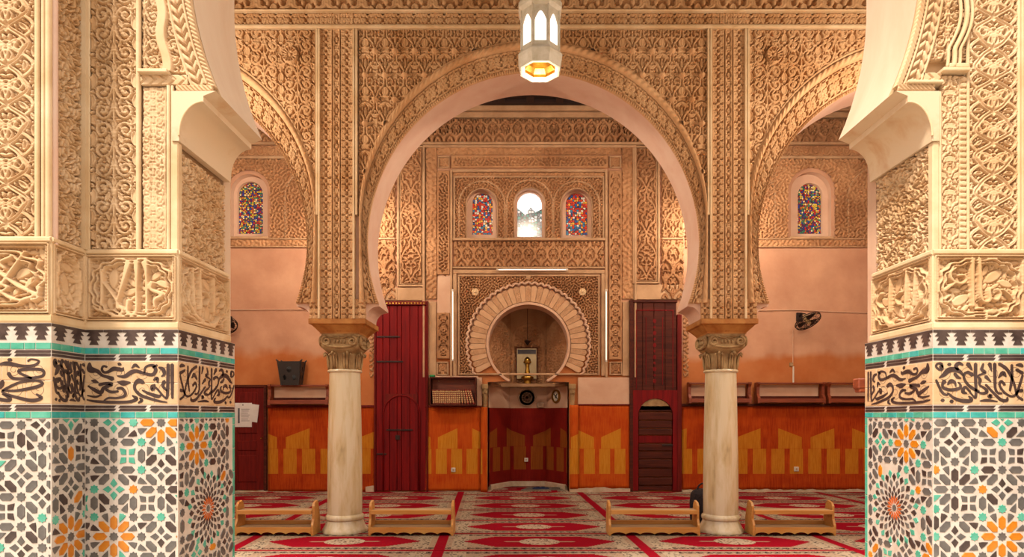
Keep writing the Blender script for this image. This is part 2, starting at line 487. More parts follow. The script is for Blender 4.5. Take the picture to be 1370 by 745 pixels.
def dens(pts, rad, sp):
    pts = np.asarray(pts, float); rad = np.broadcast_to(np.asarray(rad, float), len(pts)).copy()
    seg = np.hypot(*np.diff(pts, axis=0).T); L = np.concatenate([[0], np.cumsum(seg)])
    n = max(2, int(L[-1] / sp) + 1); t = np.linspace(0, L[-1], n)
    return np.stack([np.interp(t, L, pts[:, 0]), np.interp(t, L, pts[:, 1])], 1), np.interp(t, L, rad)

def catmull(pts, k=8):
    p = np.asarray(pts, float); p = np.vstack([2 * p[0] - p[1], p, 2 * p[-1] - p[-2]]); out = []
    for i in range(1, len(p) - 2):
        for t in np.linspace(0, 1, k, endpoint=False):
            a, b, c, d = p[i - 1], p[i], p[i + 1], p[i + 2]
            out.append(0.5 * (2 * b + (c - a) * t + (2 * a - 5 * b + 4 * c - d) * t * t + (3 * b - a - 3 * c + d) * t ** 3))
    out.append(p[-2]); return np.array(out)

def spiral(cx, cy, r0, r1, a0, turns, hand=1, n=40):
    t = np.linspace(0, 1, n); r = r0 + (r1 - r0) * t ** 0.8; a = a0 + hand * 2 * PI * turns * t
    return np.stack([cx + r * np.cos(a), cy + r * np.sin(a)], 1)

def leafc(x, y, ang, L, wd, curl=0.6):
    t = np.linspace(0, 1, 7); a = ang + curl * (t - 0.5)
    px = x + np.cumsum(np.cos(a)) * L / 7 - np.cos(ang) * L / 2; py = y + np.cumsum(np.sin(a)) * L / 7 - np.sin(ang) * L / 2
    return np.stack([px, py], 1), wd * np.sin(PI * (0.12 + 0.86 * t)) ** 0.8

class Field:
    """inside-distance field of strokes on a periodic (or plain) raster"""
    def __init__(s, W, H, res, periodic=True):
        s.W, s.H, s.per = W, H, periodic
        s.nx, s.ny = max(8, int(round(W / res))), max(8, int(round(H / res))); s.res = W / s.nx
        s.X, s.Y = np.meshgrid((np.arange(s.nx) + 0.5) * W / s.nx, (np.arange(s.ny) + 0.5) * H / s.ny)
        s.f = np.full((s.ny, s.nx), -1.0)
    def dot(s, x, y, r, fld=None):
        f = s.f if fld is None else fld
        dx, dy = s.X - x, s.Y - y
        if s.per:
            dx = (dx + s.W / 2) % s.W - s.W / 2; dy = (dy + s.H / 2) % s.H - s.H / 2
        np.maximum(f, r - np.hypot(dx, dy), out=f)
    def stroke(s, pts, rad):
        p, r = dens(pts, rad, s.res * 1.3)
        K = 64
        for i in range(0, len(p), K):
            q, rr = p[i:i + K], r[i:i + K]
            dx = s.X[..., None] - q[:, 0]; dy = s.Y[..., None] - q[:, 1]
            if s.per:
                dx = (dx + s.W / 2) % s.W - s.W / 2; dy = (dy + s.H / 2) % s.H - s.H / 2
            np.maximum(s.f, (rr - np.sqrt(dx * dx + dy * dy)).max(-1), out=s.f)
    def sym(s, pts, rad):
        s.stroke(pts, rad); q = np.asarray(pts).copy(); q[:, 0] = s.W - q[:, 0]; s.stroke(q, rad)
    def fill(s, n, dmin, rng, mirror=True, wk=0.5, lk=2.4, cap=0.055):
        for _ in range(n):
            g = -s.f
            k = np.argmax(g * (1 + 0.25 * rng.random(g.shape)))
            iy, ix = divmod(k, s.nx); d = g[iy, ix]
            if d < dmin: break
            ang = rng.uniform(0, 2 * PI)
            d = min(d, cap)
            p, r = leafc(s.X[iy, ix], s.Y[iy, ix], ang, d * lk, d * wk, rng.uniform(-1.4, 1.4))
            (s.sym if mirror else s.stroke)(p, r)
        return s
    def height(s, e, groove=0.0, gr=0.006):
        h = smooth(s.f, -e, e * 0.6)
        if groove: h = h - groove * smooth(s.f, gr, gr * 1.6)
        s.h = h; return s
    def __call__(s, U, V):
        gx = np.asarray(U) / s.W * s.nx - 0.5; gy = np.asarray(V) / s.H * s.ny - 0.5
        x0, y0 = np.floor(gx).astype(int), np.floor(gy).astype(int); fx, fy = gx - x0, gy - y0
        if s.per: m = lambda i, n: i % n
        else: m = lambda i, n: np.clip(i, 0, n - 1)
        a, b = m(x0, s.nx), m(x0 + 1, s.nx); c, d = m(y0, s.ny), m(y0 + 1, s.ny)
        h = s.h
        return (h[c, a] * (1 - fx) + h[c, b] * fx) * (1 - fy) + (h[d, a] * (1 - fx) + h[d, b] * fx) * fy

def arabesque(W, H, vr, seed, res=0.004, fill=90, dmin=0.006, groove=0.25):
    rng = np.random.default_rng(seed); f = Field(W, H, res)
    # stem on the axis with pairs of spiralling tendrils
    t = np.linspace(0, 1, 30)
    f.stroke(np.stack([W / 2 + 0 * t, t * H], 1), vr * 0.8)
    k = max(2, int(round(H / (W * 0.45))))
    for i in range(k):
        cy = (i + 0.5) * H / k; hand = 1 if i % 2 else -1
        r0 = min(W * 0.22, H / k * 0.46)
        sp = spiral(W * 0.25, cy, r0, r0 * 0.22, 0.0, 1.35, hand)
        f.sym(np.vstack([[W * 0.5, cy - hand * r0 * 1.1], sp]), vr)
        f.sym(*leafc(W * 0.25, cy, rng.uniform(0, 6), r0 * 0.5, vr * 1.3))
        for a in (0.6, 2.4, 4.2):
            f.sym(*leafc(W * 0.25 + math.cos(a) * r0 * 0.62, cy + math.sin(a) * r0 * 0.62, a + 1.2, r0 * 0.55, vr * 1.1, 1.0))
        f.stroke(*leafc(W / 2, cy + H / k * 0.3, PI / 2, H / k * 0.4, vr * 2.0, 0))
    f.fill(fill, dmin, rng)
    return f.height(res * 0.9, groove, vr * 0.55)

def ribbons(W, H, br, seed, res=0.004):
    """broad lobed ribbons crossing on the axis, small foliage between"""
    rng = np.random.default_rng(seed); f = Field(W, H, res)
    t = np.linspace(0, 1, 80)
    x = W / 2 + W * 0.36 * np.sin(2 * PI * t) * (1 + 0.12 * np.cos(6 * PI * t)); f.sym(np.stack([x, t * H], 1), br)
    x = W / 2 + W * 0.47 * np.cos(2 * PI * t); f.sym(np.stack([x, t * H], 1), br * 0.75)
    for cy in (0.25, 0.75):
        f.sym(np.vstack([[W * 0.5, H * (cy - 0.18)], spiral(W * 0.30, H * cy, W * 0.14, W * 0.04, 0, 1.2, 1)]), br * 0.55)
        f.stroke(spiral(W / 2, H * cy, W * 0.09, W * 0.09, 0, 1), br * 0.5)
    for cy in (0.0, 0.5):
        f.stroke(*leafc(W / 2, H * cy, PI / 2, H * 0.20, br * 1.4, 0))
        f.stroke(spiral(W / 2, H * (cy + 0.13), W * 0.10, W * 0.10, 0, 1), br * 0.45)
    f.fill(120, 0.0055, rng, wk=0.45, lk=2.0)
    return f.height(res * 0.9, 0.3, br * 0.5)

def sebka(W, H, lr, seed, res=0.006, knob=0.0, dmin=None):
    """staggered lobed lozenges with palmettes and pearls"""
    rng = np.random.default_rng(seed); f = Field(W, H, res)
    for ox, oy in ((0, 0), (W / 2, H / 2)):
        t = np.linspace(0, 1, 40)
        for s_ in (-1, 1):
            x = ox + s_ * (W / 2) * (0.5 - 0.5 * np.cos(PI * t)) * (1 + 0.12 * np.sin(4 * PI * t)); f.stroke(np.stack([x, oy + t * H / 2], 1), lr)
        f.stroke(*leafc(ox, oy + H * 0.27, PI / 2, H * 0.24, lr * 1.6, 0))
        for s_ in (-1, 1):
            f.stroke(*leafc(ox + s_ * W * 0.16, oy + H * 0.27, PI / 2 - s_ * 0.5, H * 0.2, lr * 1.0, s_ * 1.2))
    f.fill(60, dmin or lr * 0.9, rng, wk=0.42)
    f.height(res * 0.9, 0.2, lr * 0.5)
    if knob:
        for ox, oy in ((0, 0), (W / 2, H / 2)):
            g = np.full_like(f.f, -1.0); f.dot(ox, oy + H * 0.02, knob, g)
            f.h = np.where(g > 0, 1.1 + 1.1 * np.sqrt(np.clip(g / knob, 0, 1)), f.h)
    return f

def worms(W, H, cell, seed, res=0.006):
    """dense labyrinth of small curled leaves"""
    nx, ny = int(W / res), int(H / res); rng = np.random.default_rng(seed)
    n = rng.standard_normal((ny, nx)); k = np.hypot(np.fft.fftfreq(nx, res)[None], np.fft.fftfreq(ny, res)[:, None])
    g = np.fft.ifft2(np.fft.fft2(n) * np.exp(-((k - 1 / cell) / (0.22 / cell)) ** 2)).real; g /= g.std()
    f = Field(W, H, res); f.h = smooth(g, -0.55, 0.15)[:f.ny, :f.nx]
    if f.h.shape != (f.ny, f.nx): f.h = np.resize(f.h, (f.ny, f.nx))
    return f

def rosette_h(U, V, cx, cy, R, n=14):
    r = np.hypot(U - cx, V - cy); a = np.arctan2(V - cy, U - cx)
    h = 0.65 + 0.35 * np.cos(n * a) * smooth(r, R * 0.3, R * 0.5)
    h = np.where(r < R * 0.34, 0.35 + 0.65 * smooth(r, R * 0.2, R * 0.12), h)
    h = np.where(r > R * 0.9, 1.0, h)
    return np.where(r < R, h + 0.55, np.nan), r

def band_v(f, w, edge=0.012):
    """wrap a pattern with plain raised fillets along both long edges (u in 0..w)"""
    def g(U, V):
        h = f(U, V); return np.where((U < edge) | (U > w - edge), 1.0, np.where((U < edge * 1.6) | (U > w - edge * 1.6), 0.15, h))
    return g

def rope(U, V, p=0.03):
    return 0.55 + 0.45 * np.sin(2 * PI * (V / p + U / p))

T = {}
T['arab_a'] = arabesque(0.265, 0.33, 0.0075, 3, fill=160, dmin=0.0062)
T['arab_b'] = arabesque(0.22, 0.25, 0.0070, 5, fill=160, dmin=0.0062)
T['arab_c'] = arabesque(0.19, 0.30, 0.0065, 9, fill=160, dmin=0.0062)
def leafy(W, H, seed, res, cap, dmin, n=420):
    """unsymmetrical thicket of curled leaves"""
    rng = np.random.default_rng(seed); f = Field(W, H, res); f.dot(0, 0, 0.004)
    for i in range(10):
        x, y = rng.uniform(0, W), rng.uniform(0, H); f.stroke(spiral(x, y, cap * 1.9, cap * 0.5, rng.uniform(0, 6), 1.1, rng.choice((-1, 1)), 24), res * 1.3)
    f.fill(n, dmin, rng, mirror=False, wk=0.42, lk=3.0, cap=cap)
    return f.height(res * 0.8, 0.2, cap * 0.25)
T['leafy'] = leafy(0.42, 0.42, 3, 0.0036, 0.021, 0.0068)
T['ribbon_l'] = ribbons(0.30, 0.42, 0.013, 4)
T['ribbon_r'] = ribbons(0.28, 0.36, 0.013, 8)
T['palm'] = sebka(0.105, 0.19, 0.006, 2, 0.004)
T['hall_scroll'] = arabesque(0.42, 0.48, 0.0135, 12, 0.0055, 80, 0.0145)
T['hall_scroll2'] = arabesque(0.24, 0.44, 0.012, 15, 0.0055, 60, 0.0145)
T['hall_sebka'] = sebka(0.245, 0.60, 0.011, 6, 0.0055, 0.036, 0.0145)
T['hall_small'] = arabesque(0.19, 0.23, 0.0115, 21, 0.0055, 40, 0.0145)
T['worm'] = worms(1.0, 1.0, 0.058, 1)
T['worm_fine'] = worms(0.8, 0.8, 0.036, 2, 0.0045)
T['q_scroll'] = arabesque(0.40, 0.40, 0.016, 31, 0.007, 40, 0.022)
T['q_palm'] = sebka(0.30, 0.60, 0.016, 7, 0.007, 0, 0.024)
T['q_sebka'] = sebka(0.24, 0.46, 0.017, 13, 0.007, 0, 0.024)
T['q_stalk'] = sebka(0.36, 0.80, 0.017, 17, 0.007, 0.0, 0.022)
T['q_worm'] = worms(1.2, 1.2, 0.075, 5, 0.010)

# ------------------------------------------------------------------ large structure
def poly_wall(name, outer, holes, y0, y1, mats, parent=None, kind=None, smooth_sides=True):
    cu = bpy.data.curves.new(name, 'CURVE'); cu.dimensions = '2D'; cu.fill_mode = 'BOTH'; cu.extrude = (y1 - y0) / 2
    for poly in [outer] + holes:
        s = cu.splines.new('POLY'); s.points.add(len(poly) - 1)
        for p, (x, z) in zip(s.points, poly): p.co = (x, z, 0, 1)
        s.use_cyclic_u = True
    tmp = bpy.data.objects.new('tmp', cu); COL.objects.link(tmp)
    dg = bpy.context.evaluated_depsgraph_get(); ev = tmp.evaluated_get(dg); em = ev.to_mesh()
    V = [(v.co.x, (y0 + y1) / 2 + v.co.z, v.co.y) for v in em.vertices]; Fc = [tuple(p.vertices) for p in em.polygons]
    ev.to_mesh_clear(); bpy.data.objects.remove(tmp); bpy.data.curves.remove(cu)
    me = bpy.data.meshes.new(name); me.from_pydata(V, [], Fc)
    bm = bmesh.new(); bm.from_mesh(me); bmesh.ops.remove_doubles(bm, verts=bm.verts, dist=1e-5)
    bmesh.ops.recalc_face_normals(bm, faces=bm.faces)
    for f in bm.faces:
        if abs(f.normal.y) < 0.5: f.material_index = 1; f.smooth = smooth_sides
    bm.to_mesh(me); bm.free()
    for m_ in mats: me.materials.append(m_)
    try: me.set_sharp_from_angle(angle=math.radians(35))
    except Exception: pass
    o = link(name, me, None, parent)
    if kind: o['kind'] = kind
    return o

def arc(cx, cz, r, a0, a1, n):
    return [(cx + r * math.cos(a0 + (a1 - a0) * i / n), cz + r * math.sin(a0 + (a1 - a0) * i / n)) for i in range(n + 1)]

HX0, HX1, HZ = -7.4, 7.7, 7.6
tag(MB().box(HX0 - 0.4, HX1 + 0.4, 4.2, YB + 1.6, -0.2, 0).build('floor', M['plaster_pale']), kind='structure')
tag(MB().box(-16, 16, -18, 4.2, -0.25, -0.02).build('floor_court', M['paving']), kind='structure')
ceil = tag(MB().box(HX0 - 0.4, HX1 + 0.4, 3.6, YB + 0.6, HZ, HZ + 0.25).build('ceiling', M['ceil_plain']), kind='structure')
for i in range(27):
    x = HX0 + 0.3 + i * 0.56
    MB().box(x - 0.07, x + 0.07, 8.2, YB, HZ - 0.07, HZ).build('ceiling_beam', M['dark_wood'], ceil)
MB().box(HX0, HX1, YB - 0.25, YB, 7.525, HZ).build('wall_beam', M['dark_wood'], ceil)
tag(MB().box(HX0 - 0.4, HX0, 3.6, YB + 0.6, 0, HZ).build('wall_left', M['plaster']), kind='structure')
tag(MB().box(HX1, HX1 + 0.4, 3.6, YB + 0.6, 0, HZ).build('wall_right', M['plaster']), kind='structure')
tag(MB().box(-16, 16, -18.5, -18, 0, 9).build('wall_court_far', M['court_wall']), kind='structure')  # unseen court walls, put in to block low sky and bounce warm light
tag(MB().box(-16.5, -16, -18, 4.2, 0, 9).build('wall_court_left', M['court_wall']), kind='structure')
tag(MB().box(16, 16.5, -18, 4.2, 0, 9).build('wall_court_right', M['court_wall']), kind='structure')

# ---------------------------------------------------------------- front arch wall
FC, FR, FZ, FOOT = 0.197, 2.12, 4.22, 3.348
fa = math.asin((FZ - FOOT) / FR)
pts = [(-16, 9), (-16, FOOT)]
for c in (FC - 11.82, FC - 5.91, FC, FC + 5.91, FC + 11.82):
    pts += arc(c, FZ, FR, PI + fa, -fa, 72)
pts += [(16, FOOT), (16, 9)]
front = poly_wall('wall_front', pts, [], 3.552, 4.11, [M['stucco'], M['soffit_front']], kind='structure')

def pier(name, sgn):
    """front pier: jamb, front face, and a projecting face beyond it. sgn -1 left, +1 right"""
    xj, xs, xo = (-1.958, -2.49, -3.54) if sgn < 0 else (2.352, 2.89, 3.94)
    k = 0.052
    poly = [(xj + sgn * k, D1 + k), (xj + sgn * k, 4.12), (xo, 4.12), (xo, D0 + k), (xs + sgn * k, D0 + k), (xs + sgn * k, D1 + k)]
    b = MB().prism(poly, XY, 0, FOOT)
    b.box(min(xs + sgn * k, xo), max(xs + sgn * k, xo), D0 + k, 3.62, FOOT, 8.9)
    o = b.build(name, M['stucco']); o['kind'] = 'structure'
    if sgn < 0:
        fr = {0: Frame((xo, D0, 0), (1, 0, 0), (0, -1, 0)), 1: Frame((xs, D0, 0), (0, 1, 0), (1, 0, 0)),
              2: Frame((xs, D1, 0), (1, 0, 0), (0, -1, 0)), 3: Frame((xj, D1, 0), (0, 1, 0), (1, 0, 0))}
    else:
        fr = {0: Frame((xs, D0, 0), (1, 0, 0), (0, -1, 0)), 1: Frame((xs, D1, 0), (0, -1, 0), (-1, 0, 0)),
              2: Frame((xj, D1, 0), (1, 0, 0), (0, -1, 0)), 3: Frame((xj, D2, 0), (0, -1, 0), (-1, 0, 0))}
    wd = {0: abs(xo - xs), 1: D1 - D0, 2: abs(xs - xj), 3: D2 - D1}
    return o, fr, wd, (xj, xs, xo)
PL, frL, wdL, xsL = pier('wall_pier_left', -1)
PR, frR, wdR, xsR = pier('wall_pier_right', 1)

# ---------------------------------------------------------------- zellige dado
LT = 0.158
def quasi(seed=3, N=9):
    """square + rhomb tiling with eightfold roses (vertices, edges, tiles)"""
    rng = np.random.default_rng(seed); g = rng.uniform(0, 1, 4)
    e = [np.array([math.cos(k * PI / 4), math.sin(k * PI / 4)]) for k in range(4)]
    tiles, val, edges, verts = [], {}, {}, {}
    for j in range(4):
        for k in range(j + 1, 4):
            A = np.array([e[j], e[k]]); inv = np.linalg.inv(A)
            for m in range(-N, N + 1):
                for n in range(-N, N + 1):
                    x = inv @ np.array([m + g[j], n + g[k]])
                    if np.hypot(*x) > N: continue
                    K = [math.ceil(x @ e[i] - g[i] - 1e-9) for i in range(4)]
                    q = []
                    for dj, dk in ((0, 0), (1, 0), (1, 1), (0, 1)):
                        KK = list(K); KK[j] = m + dj; KK[k] = n + dk
                        q.append(tuple(KK))
                    tiles.append((q, (k - j) == 2))
                    for i in range(4):
                        ed = tuple(sorted((q[i], q[(i + 1) % 4]))); edges[ed] = 1
                    for t in q: verts[t] = sum(K_ * e_ for K_, e_ in zip(t, e))
    for a, b in edges: val[a] = val.get(a, 0) + 1; val[b] = val.get(b, 0) + 1
    return verts, list(edges), tiles, val
QV, QE, QT, QVAL = quasi()
ROSE = sorted([k for k, n in QVAL.items() if n == 8 and np.hypot(*QV[k]) < 7.5], key=lambda k: np.hypot(*QV[k]))

star_p = [((0.172 if i % 2 == 0 else 0.128) * LT * math.cos(i * PI / 8), (0.172 if i % 2 == 0 else 0.128) * LT * math.sin(i * PI / 8)) for i in range(16)]
saft_p = [(x * LT, y * LT) for x, y in ((0.270, 0), (0.155, 0.128), (-0.155, 0.128), (-0.270, 0), (-0.155, -0.128), (0.155, -0.128))]
bull_p = [(x * LT, y * LT) for x, y in ((0.385, 0), (0.21, 0.083), (0.06, 0.125), (0.035, 0), (0.06, -0.125), (0.21, -0.083))]
kite_p = [(x * LT, y * LT) for x, y in ((0.045, 0.045), (0.235, 0.05), (0.285, 0.285), (0.05, 0.235))]
piece_cache = {}
def flat_piece(poly, th=0.0035):
    """a glazed tile: polygon with a small chamfer"""
    n = len(poly); cx = sum(p[0] for p in poly) / n; cy = sum(p[1] for p in poly) / n
    v = [(x, y, 0) for x, y in poly] + [(cx + (x - cx) * 0.93, cy + (y - cy) * 0.93, th) for x, y in poly]
    f = [tuple(range(n, 2 * n))] + [(i, (i + 1) % n, n + (i + 1) % n, n + i) for i in range(n)]
    return v, f
def piece_mesh(key, poly, mat):
    k = (key, mat.name)
    if k not in piece_cache:
        me = bpy.data.meshes.new('tile'); v, f = flat_piece(poly); me.from_pydata(v, [], f); me.materials.append(mat); piece_cache[k] = me
    return piece_cache[k]

def xform(poly, a, x, y): 
    c, s = math.cos(a), math.sin(a); return [(x + c * p - s * q, y + s * p + c * q) for p, q in poly]
def clip(poly, x0, x1, y0, y1):
    for ax, lim, sg in ((0, x0, 1), (0, x1, -1), (1, y0, 1), (1, y1, -1)):
        out = []
        for i in range(len(poly)):
            p, q = poly[i - 1], poly[i]; dp, dq = sg * (p[ax] - lim), sg * (q[ax] - lim)
            if (dp >= 0) != (dq >= 0):
                t = dp / (dp - dq); out.append((p[0] + (q[0] - p[0]) * t, p[1] + (q[1] - p[1]) * t))
            if dq >= 0: out.append(q)
        poly = out
        if len(poly) < 3: return []
    return poly
def area(p): return 0.5 * sum(p[i - 1][0] * p[i][1] - p[i][0] * p[i - 1][1] for i in range(len(p)))

def zellige_pieces(W, z0, z1, rose, at, med=None, seed=0, rot=0.0):
    """list of (key, polygon local, angle, x, y, material key, clipped polygon or None)"""
    rng = random.Random(seed); ox, oy = QV[rose]
    cr, sr = math.cos(rot), math.sin(rot)
    P = lambda k: (at[0] + LT * (cr * (QV[k][0] - ox) - sr * (QV[k][1] - oy)), at[1] + LT * (sr * (QV[k][0] - ox) + cr * (QV[k][1] - oy)))
    out = []
    def put(key, poly, a, x, y, mk):
        if x < -0.06 or x > W + 0.06 or y < z0 - 0.06 or y > z1 + 0.06: return
        if med and math.hypot(x - med[0], y - med[1]) < med[2] + 0.012: return
        w_ = xform(poly, a, x, y); c = clip(w_, 0.006, W - 0.006, z0, z1 - 0.005)
        if not c or area(c) < 0.00003: return
        whole = len(c) == len(w_) and abs(area(c) - area(w_)) < 1e-9
        out.append((key, poly, a, x, y, mk, None if whole else c))
    for k, n in QVAL.items():
        x, y = P(k); r = rng.random()
        near = any(tuple(np.abs(np.array(k) - np.array(b)).tolist()).count(0) == 3 and sum(abs(np.array(k) - np.array(b))) == 1 for b in ROSE)
        mk = 'z_grey' if n == 8 else ('z_teal' if near and r < 0.55 else ('z_orange' if r < 0.16 else ('z_teal' if r < 0.24 else 'z_grey')))
        put('star', star_p, rot, x, y, mk)
    for a, b in QE:
        (x0, y0), (x1, y1) = P(a), P(b); r = rng.random()
        mk = 'z_orange' if (QVAL[a] == 8 or QVAL[b] == 8) else ('z_orange' if r < 0.05 else ('z_dark' if r < 0.25 else 'z_grey'))
        put('saft', saft_p, math.atan2(y1 - y0, x1 - x0), (x0 + x1) / 2, (y0 + y1) / 2, mk)
    for q, sq in QT:
        p = [P(t) for t in q]; cx = sum(t[0] for t in p) / 4; cy = sum(t[1] for t in p) / 4; r = rng.random()
        if sq:
            a = math.atan2(p[1][1] - p[0][1], p[1][0] - p[0][0]); tq = rng.random() < 0.14
            for i in range(4): put('kite', kite_p, a + i * PI / 2, cx, cy, 'z_teal' if tq else ('z_dark' if rng.random() < 0.3 else 'z_grey'))
        else:
            d1 = math.hypot(p[2][0] - p[0][0], p[2][1] - p[0][1]); d2 = math.hypot(p[3][0] - p[1][0], p[3][1] - p[1][1])
            i = 0 if d1 > d2 else 1; a = math.atan2(p[i + 2][1] - p[i][1], p[i + 2][0] - p[i][0])
            for s_ in (0, PI): put('bull', bull_p, a + s_, cx, cy, 'z_dark' if rng.random() < 0.25 else ('z_teal' if rng.random() < 0.08 else 'z_grey'))
    if med:                                       # sixteen-fold medallion
        mx, my, R = med
        def ring(r0, r1, hw, mk, off, n=16, key=''):
            rm = r0 + (r1 - r0) * 0.62
            poly = [(r0, 0), (rm, hw), (r1, 0), (rm, -hw)]
            for i in range(n):
                a = (i + off) * 2 * PI / n; c = xform(poly, a, mx, my); c2 = clip(c, 0.006, W - 0.006, z0, z1)
                if c2 and abs(area(c2)) > 1e-5: out.append(('m' + key, poly, a, mx, my, mk, None))
        s16 = [((0.022 if i % 2 == 0 else 0.014) * math.cos(i * PI / 16), (0.022 if i % 2 == 0 else 0.014) * math.sin(i * PI / 16)) for i in range(32)]
        out.append(('m16', s16, 0, mx, my, 'z_grey', None))
        ring(R * 0.11, R * 0.33, 0.0080, 'z_red', 0, key='a'); ring(R * 0.26, R * 0.46, 0.0105, 'z_dark', 0.5, key='b')
        ring(R * 0.40, R * 0.60, 0.0130, 'z_dark', 0, key='c'); ring(R * 0.55, R * 0.77, 0.0165, 'z_grey', 0.5, key='d')
        ring(R * 0.70, R * 0.93, 0.0195, 'z_dark', 0, key='e'); ring(R * 0.80, R * 1.02, 0.0190, 'z_teal', 0.5, key='f')
    return out

ZB = [0.0, 1.487, 1.522, 1.562, 1.812, 1.852, 1.888, 1.992]   # dado courses
def ribbon_mesh(mb, strokes, fr, tf, c0, c1, k=5):
    """pen strokes [(x, y, width)...] -> slightly raised flat lettering"""
    for st in strokes:
        q = catmull(st, k) if len(st) > 2 else np.array(st, float)
        if len(st) == 2: q = np.array([st[0] + (np.array(st[1]) - np.array(st[0])) * t for t in np.linspace(0, 1, 6)])
        xy = np.array([tf(x, y) for x, y in q[:, :2]]); wd = (np.maximum(q[:, 2], 2) if tf.s < 0.5 else q[:, 2]) * tf.s * (0.68 if tf.s < 0.5 else 0.5)
        d = np.gradient(xy, axis=0); d /= np.maximum(np.hypot(d[:, 0], d[:, 1])[:, None], 1e-9); nrm = np.stack([-d[:, 1], d[:, 0]], 1)
        L, R = xy + nrm * wd[:, None], xy - nrm * wd[:, None]
        # rounded ends
        ring = list(map(tuple, L)) + [tuple(xy[-1] + d[-1] * wd[-1] * 0.7)] + list(map(tuple, R[::-1])) + [tuple(xy[0] - d[0] * wd[0] * 0.7)]
        n = len(L); v = []
        for (x, y) in L: v.append(fr.p(x, y, c1))
        for (x, y) in R: v.append(fr.p(x, y, c1))
        v.append(fr.p(*(xy[-1] + d[-1] * wd[-1] * 0.8), c1)); v.append(fr.p(*(xy[0] - d[0] * wd[0] * 0.8), c1))
        f = [(i, i + 1, n + i + 1, n + i) for i in range(n - 1)] + [(n - 1, 2 * n, 2 * n - 1), (0, n, 2 * n + 1)]
        m = len(v); order = list(range(n)) + [2 * n] + [n + i for i in range(n - 1, -1, -1)] + [2 * n + 1]
        v2 = [p - fr.n * (c1 - c0) for p in v]
        f += [(order[i], order[(i + 1) % len(order)], m + order[(i + 1) % len(order)], m + order[i]) for i in range(len(order))]
        mb.add(v + v2, f)
class TF:
    def __init__(s, x0, y1, sc, a0, b1, xs=None): s.x0, s.y1, s.s, s.a0, s.b1, s.xs = x0, y1, sc, a0, b1, xs or sc
    def __call__(s, x, y): return (s.a0 + (x - s.x0) * s.xs, s.b1 - (y - s.y1) * s.s)

INS_L2 = [[(75,310,16),(80,360,40),(130,375,24),(170,410,18),(210,425,20),(250,440,28)], [(205,340,14),(180,335,14),(168,360,14),(185,385,16),(220,380,18),(260,355,26),(320,365,20),(330,345,6)],
 [(285,415,6),(340,420,22),(390,385,26),(430,375,22),(490,395,18),(550,405,20),(575,370,22),(560,330,18),(520,330,14),(495,350,12),(490,390,10)], [(585,325,12),(555,345,14)], [(285,465,6),(330,475,34),(380,470,10)],
 [(480,470,24),(445,455,26),(418,485,18),(420,530,18),(460,575,20),(520,600,18),(600,625,14),(660,635,8)], [(475,535,10),(520,560,18),(590,585,22),(615,575,10)],
 [(670,320,20),(668,450,20),(662,590,16),(640,590,12),(600,540,12),(570,510,14),(550,530,20),(545,500,14),(570,490,10)], [(700,320,20),(700,450,20),(702,600,14)], [(600,345,12),(630,360,24),(640,400,18),(620,420,8)],
 [(560,450,10),(585,435,22),(590,470,10)], [(640,460,22),(630,500,18),(660,540,10)], [(65,500,10),(110,530,22),(160,555,24),(180,520,22),(215,500,22),(240,485,24),(200,478,18),(150,490,20)], [(200,530,16),(240,550,18),(290,545,14)],
 [(60,580,8),(120,590,14),(165,575,10)], [(285,520,16),(320,520,18),(345,555,18),(335,585,18),(280,600,14),(220,600,14),(185,620,8)], [(55,615,8),(120,628,16),(250,635,18),(380,630,18),(430,605,22),(400,580,10)], [(445,640,10),(470,620,18),(455,600,10)],
 [(295,315,20),(310,320,16)], [(395,350,8),(420,325,20),(450,345,8)], [(90,455,8),(115,460,22),(140,470,8)]]
INS_R2 = [[(100,310,30),(105,335,20),(85,340,14),(60,315,14),(70,290,14),(100,290,18),(110,320,12)], [(85,410,8),(120,385,26),(160,345,34),(210,340,30),(250,360,22),(270,390,10)], [(270,300,12),(240,285,22),(215,310,24),(230,340,20)],
 [(60,430,14),(80,480,16),(110,540,16),(145,560,12),(155,545,10),(200,585,18),(270,610,24),(330,610,22),(335,590,20),(315,570,8)], [(125,440,30),(110,470,16),(120,500,18),(180,515,20),(245,500,20),(250,470,14),(235,450,8)],
 [(150,470,8),(175,440,26),(205,450,18),(215,485,8)], [(205,375,20),(230,405,20),(255,415,8)], [(310,290,30),(340,340,12)], [(370,290,22),(370,400,20),(372,575,16),(345,560,10),(310,510,14),(285,490,16),(270,530,24),(300,545,10)],
 [(345,385,26),(310,365,18),(280,380,16),(285,430,16),(330,490,18),(395,530,18)], [(430,290,12),(420,340,20),(445,365,18),(390,390,10)], [(385,395,8),(405,430,22),(400,470,12),(440,500,16),(460,530,20),(430,545,18),(390,535,10)],
 [(480,290,26),(495,350,8)], [(450,400,24),(490,445,8)], [(450,470,14),(510,540,16),(570,600,20),(615,605,20),(620,580,10)], [(520,290,22),(522,400,20),(525,500,16),(545,540,14),(575,545,14)], [(555,290,20),(610,330,20),(650,400,18),(680,490,14),(690,560,12)],
 [(600,470,16),(570,440,16),(560,480,14),(600,540,14),(650,570,14),(690,550,16),(720,460,16),(740,390,14)], [(655,300,16),(655,420,18),(640,520,14)], [(550,410,8),(585,370,28),(610,400,8)], [(470,570,18),(490,575,22),(480,555,10),(500,560,6)],
 [(410,610,10),(460,605,18),(540,615,8)], [(105,605,22),(118,604,20)], [(175,615,22),(188,613,22)], [(155,295,18),(170,294,20)], [(690,300,10),(720,300,24),(740,310,16)], [(690,340,16),(740,370,22)], [(735,520,24),(700,530,14),(700,570,14),(740,600,16)]]
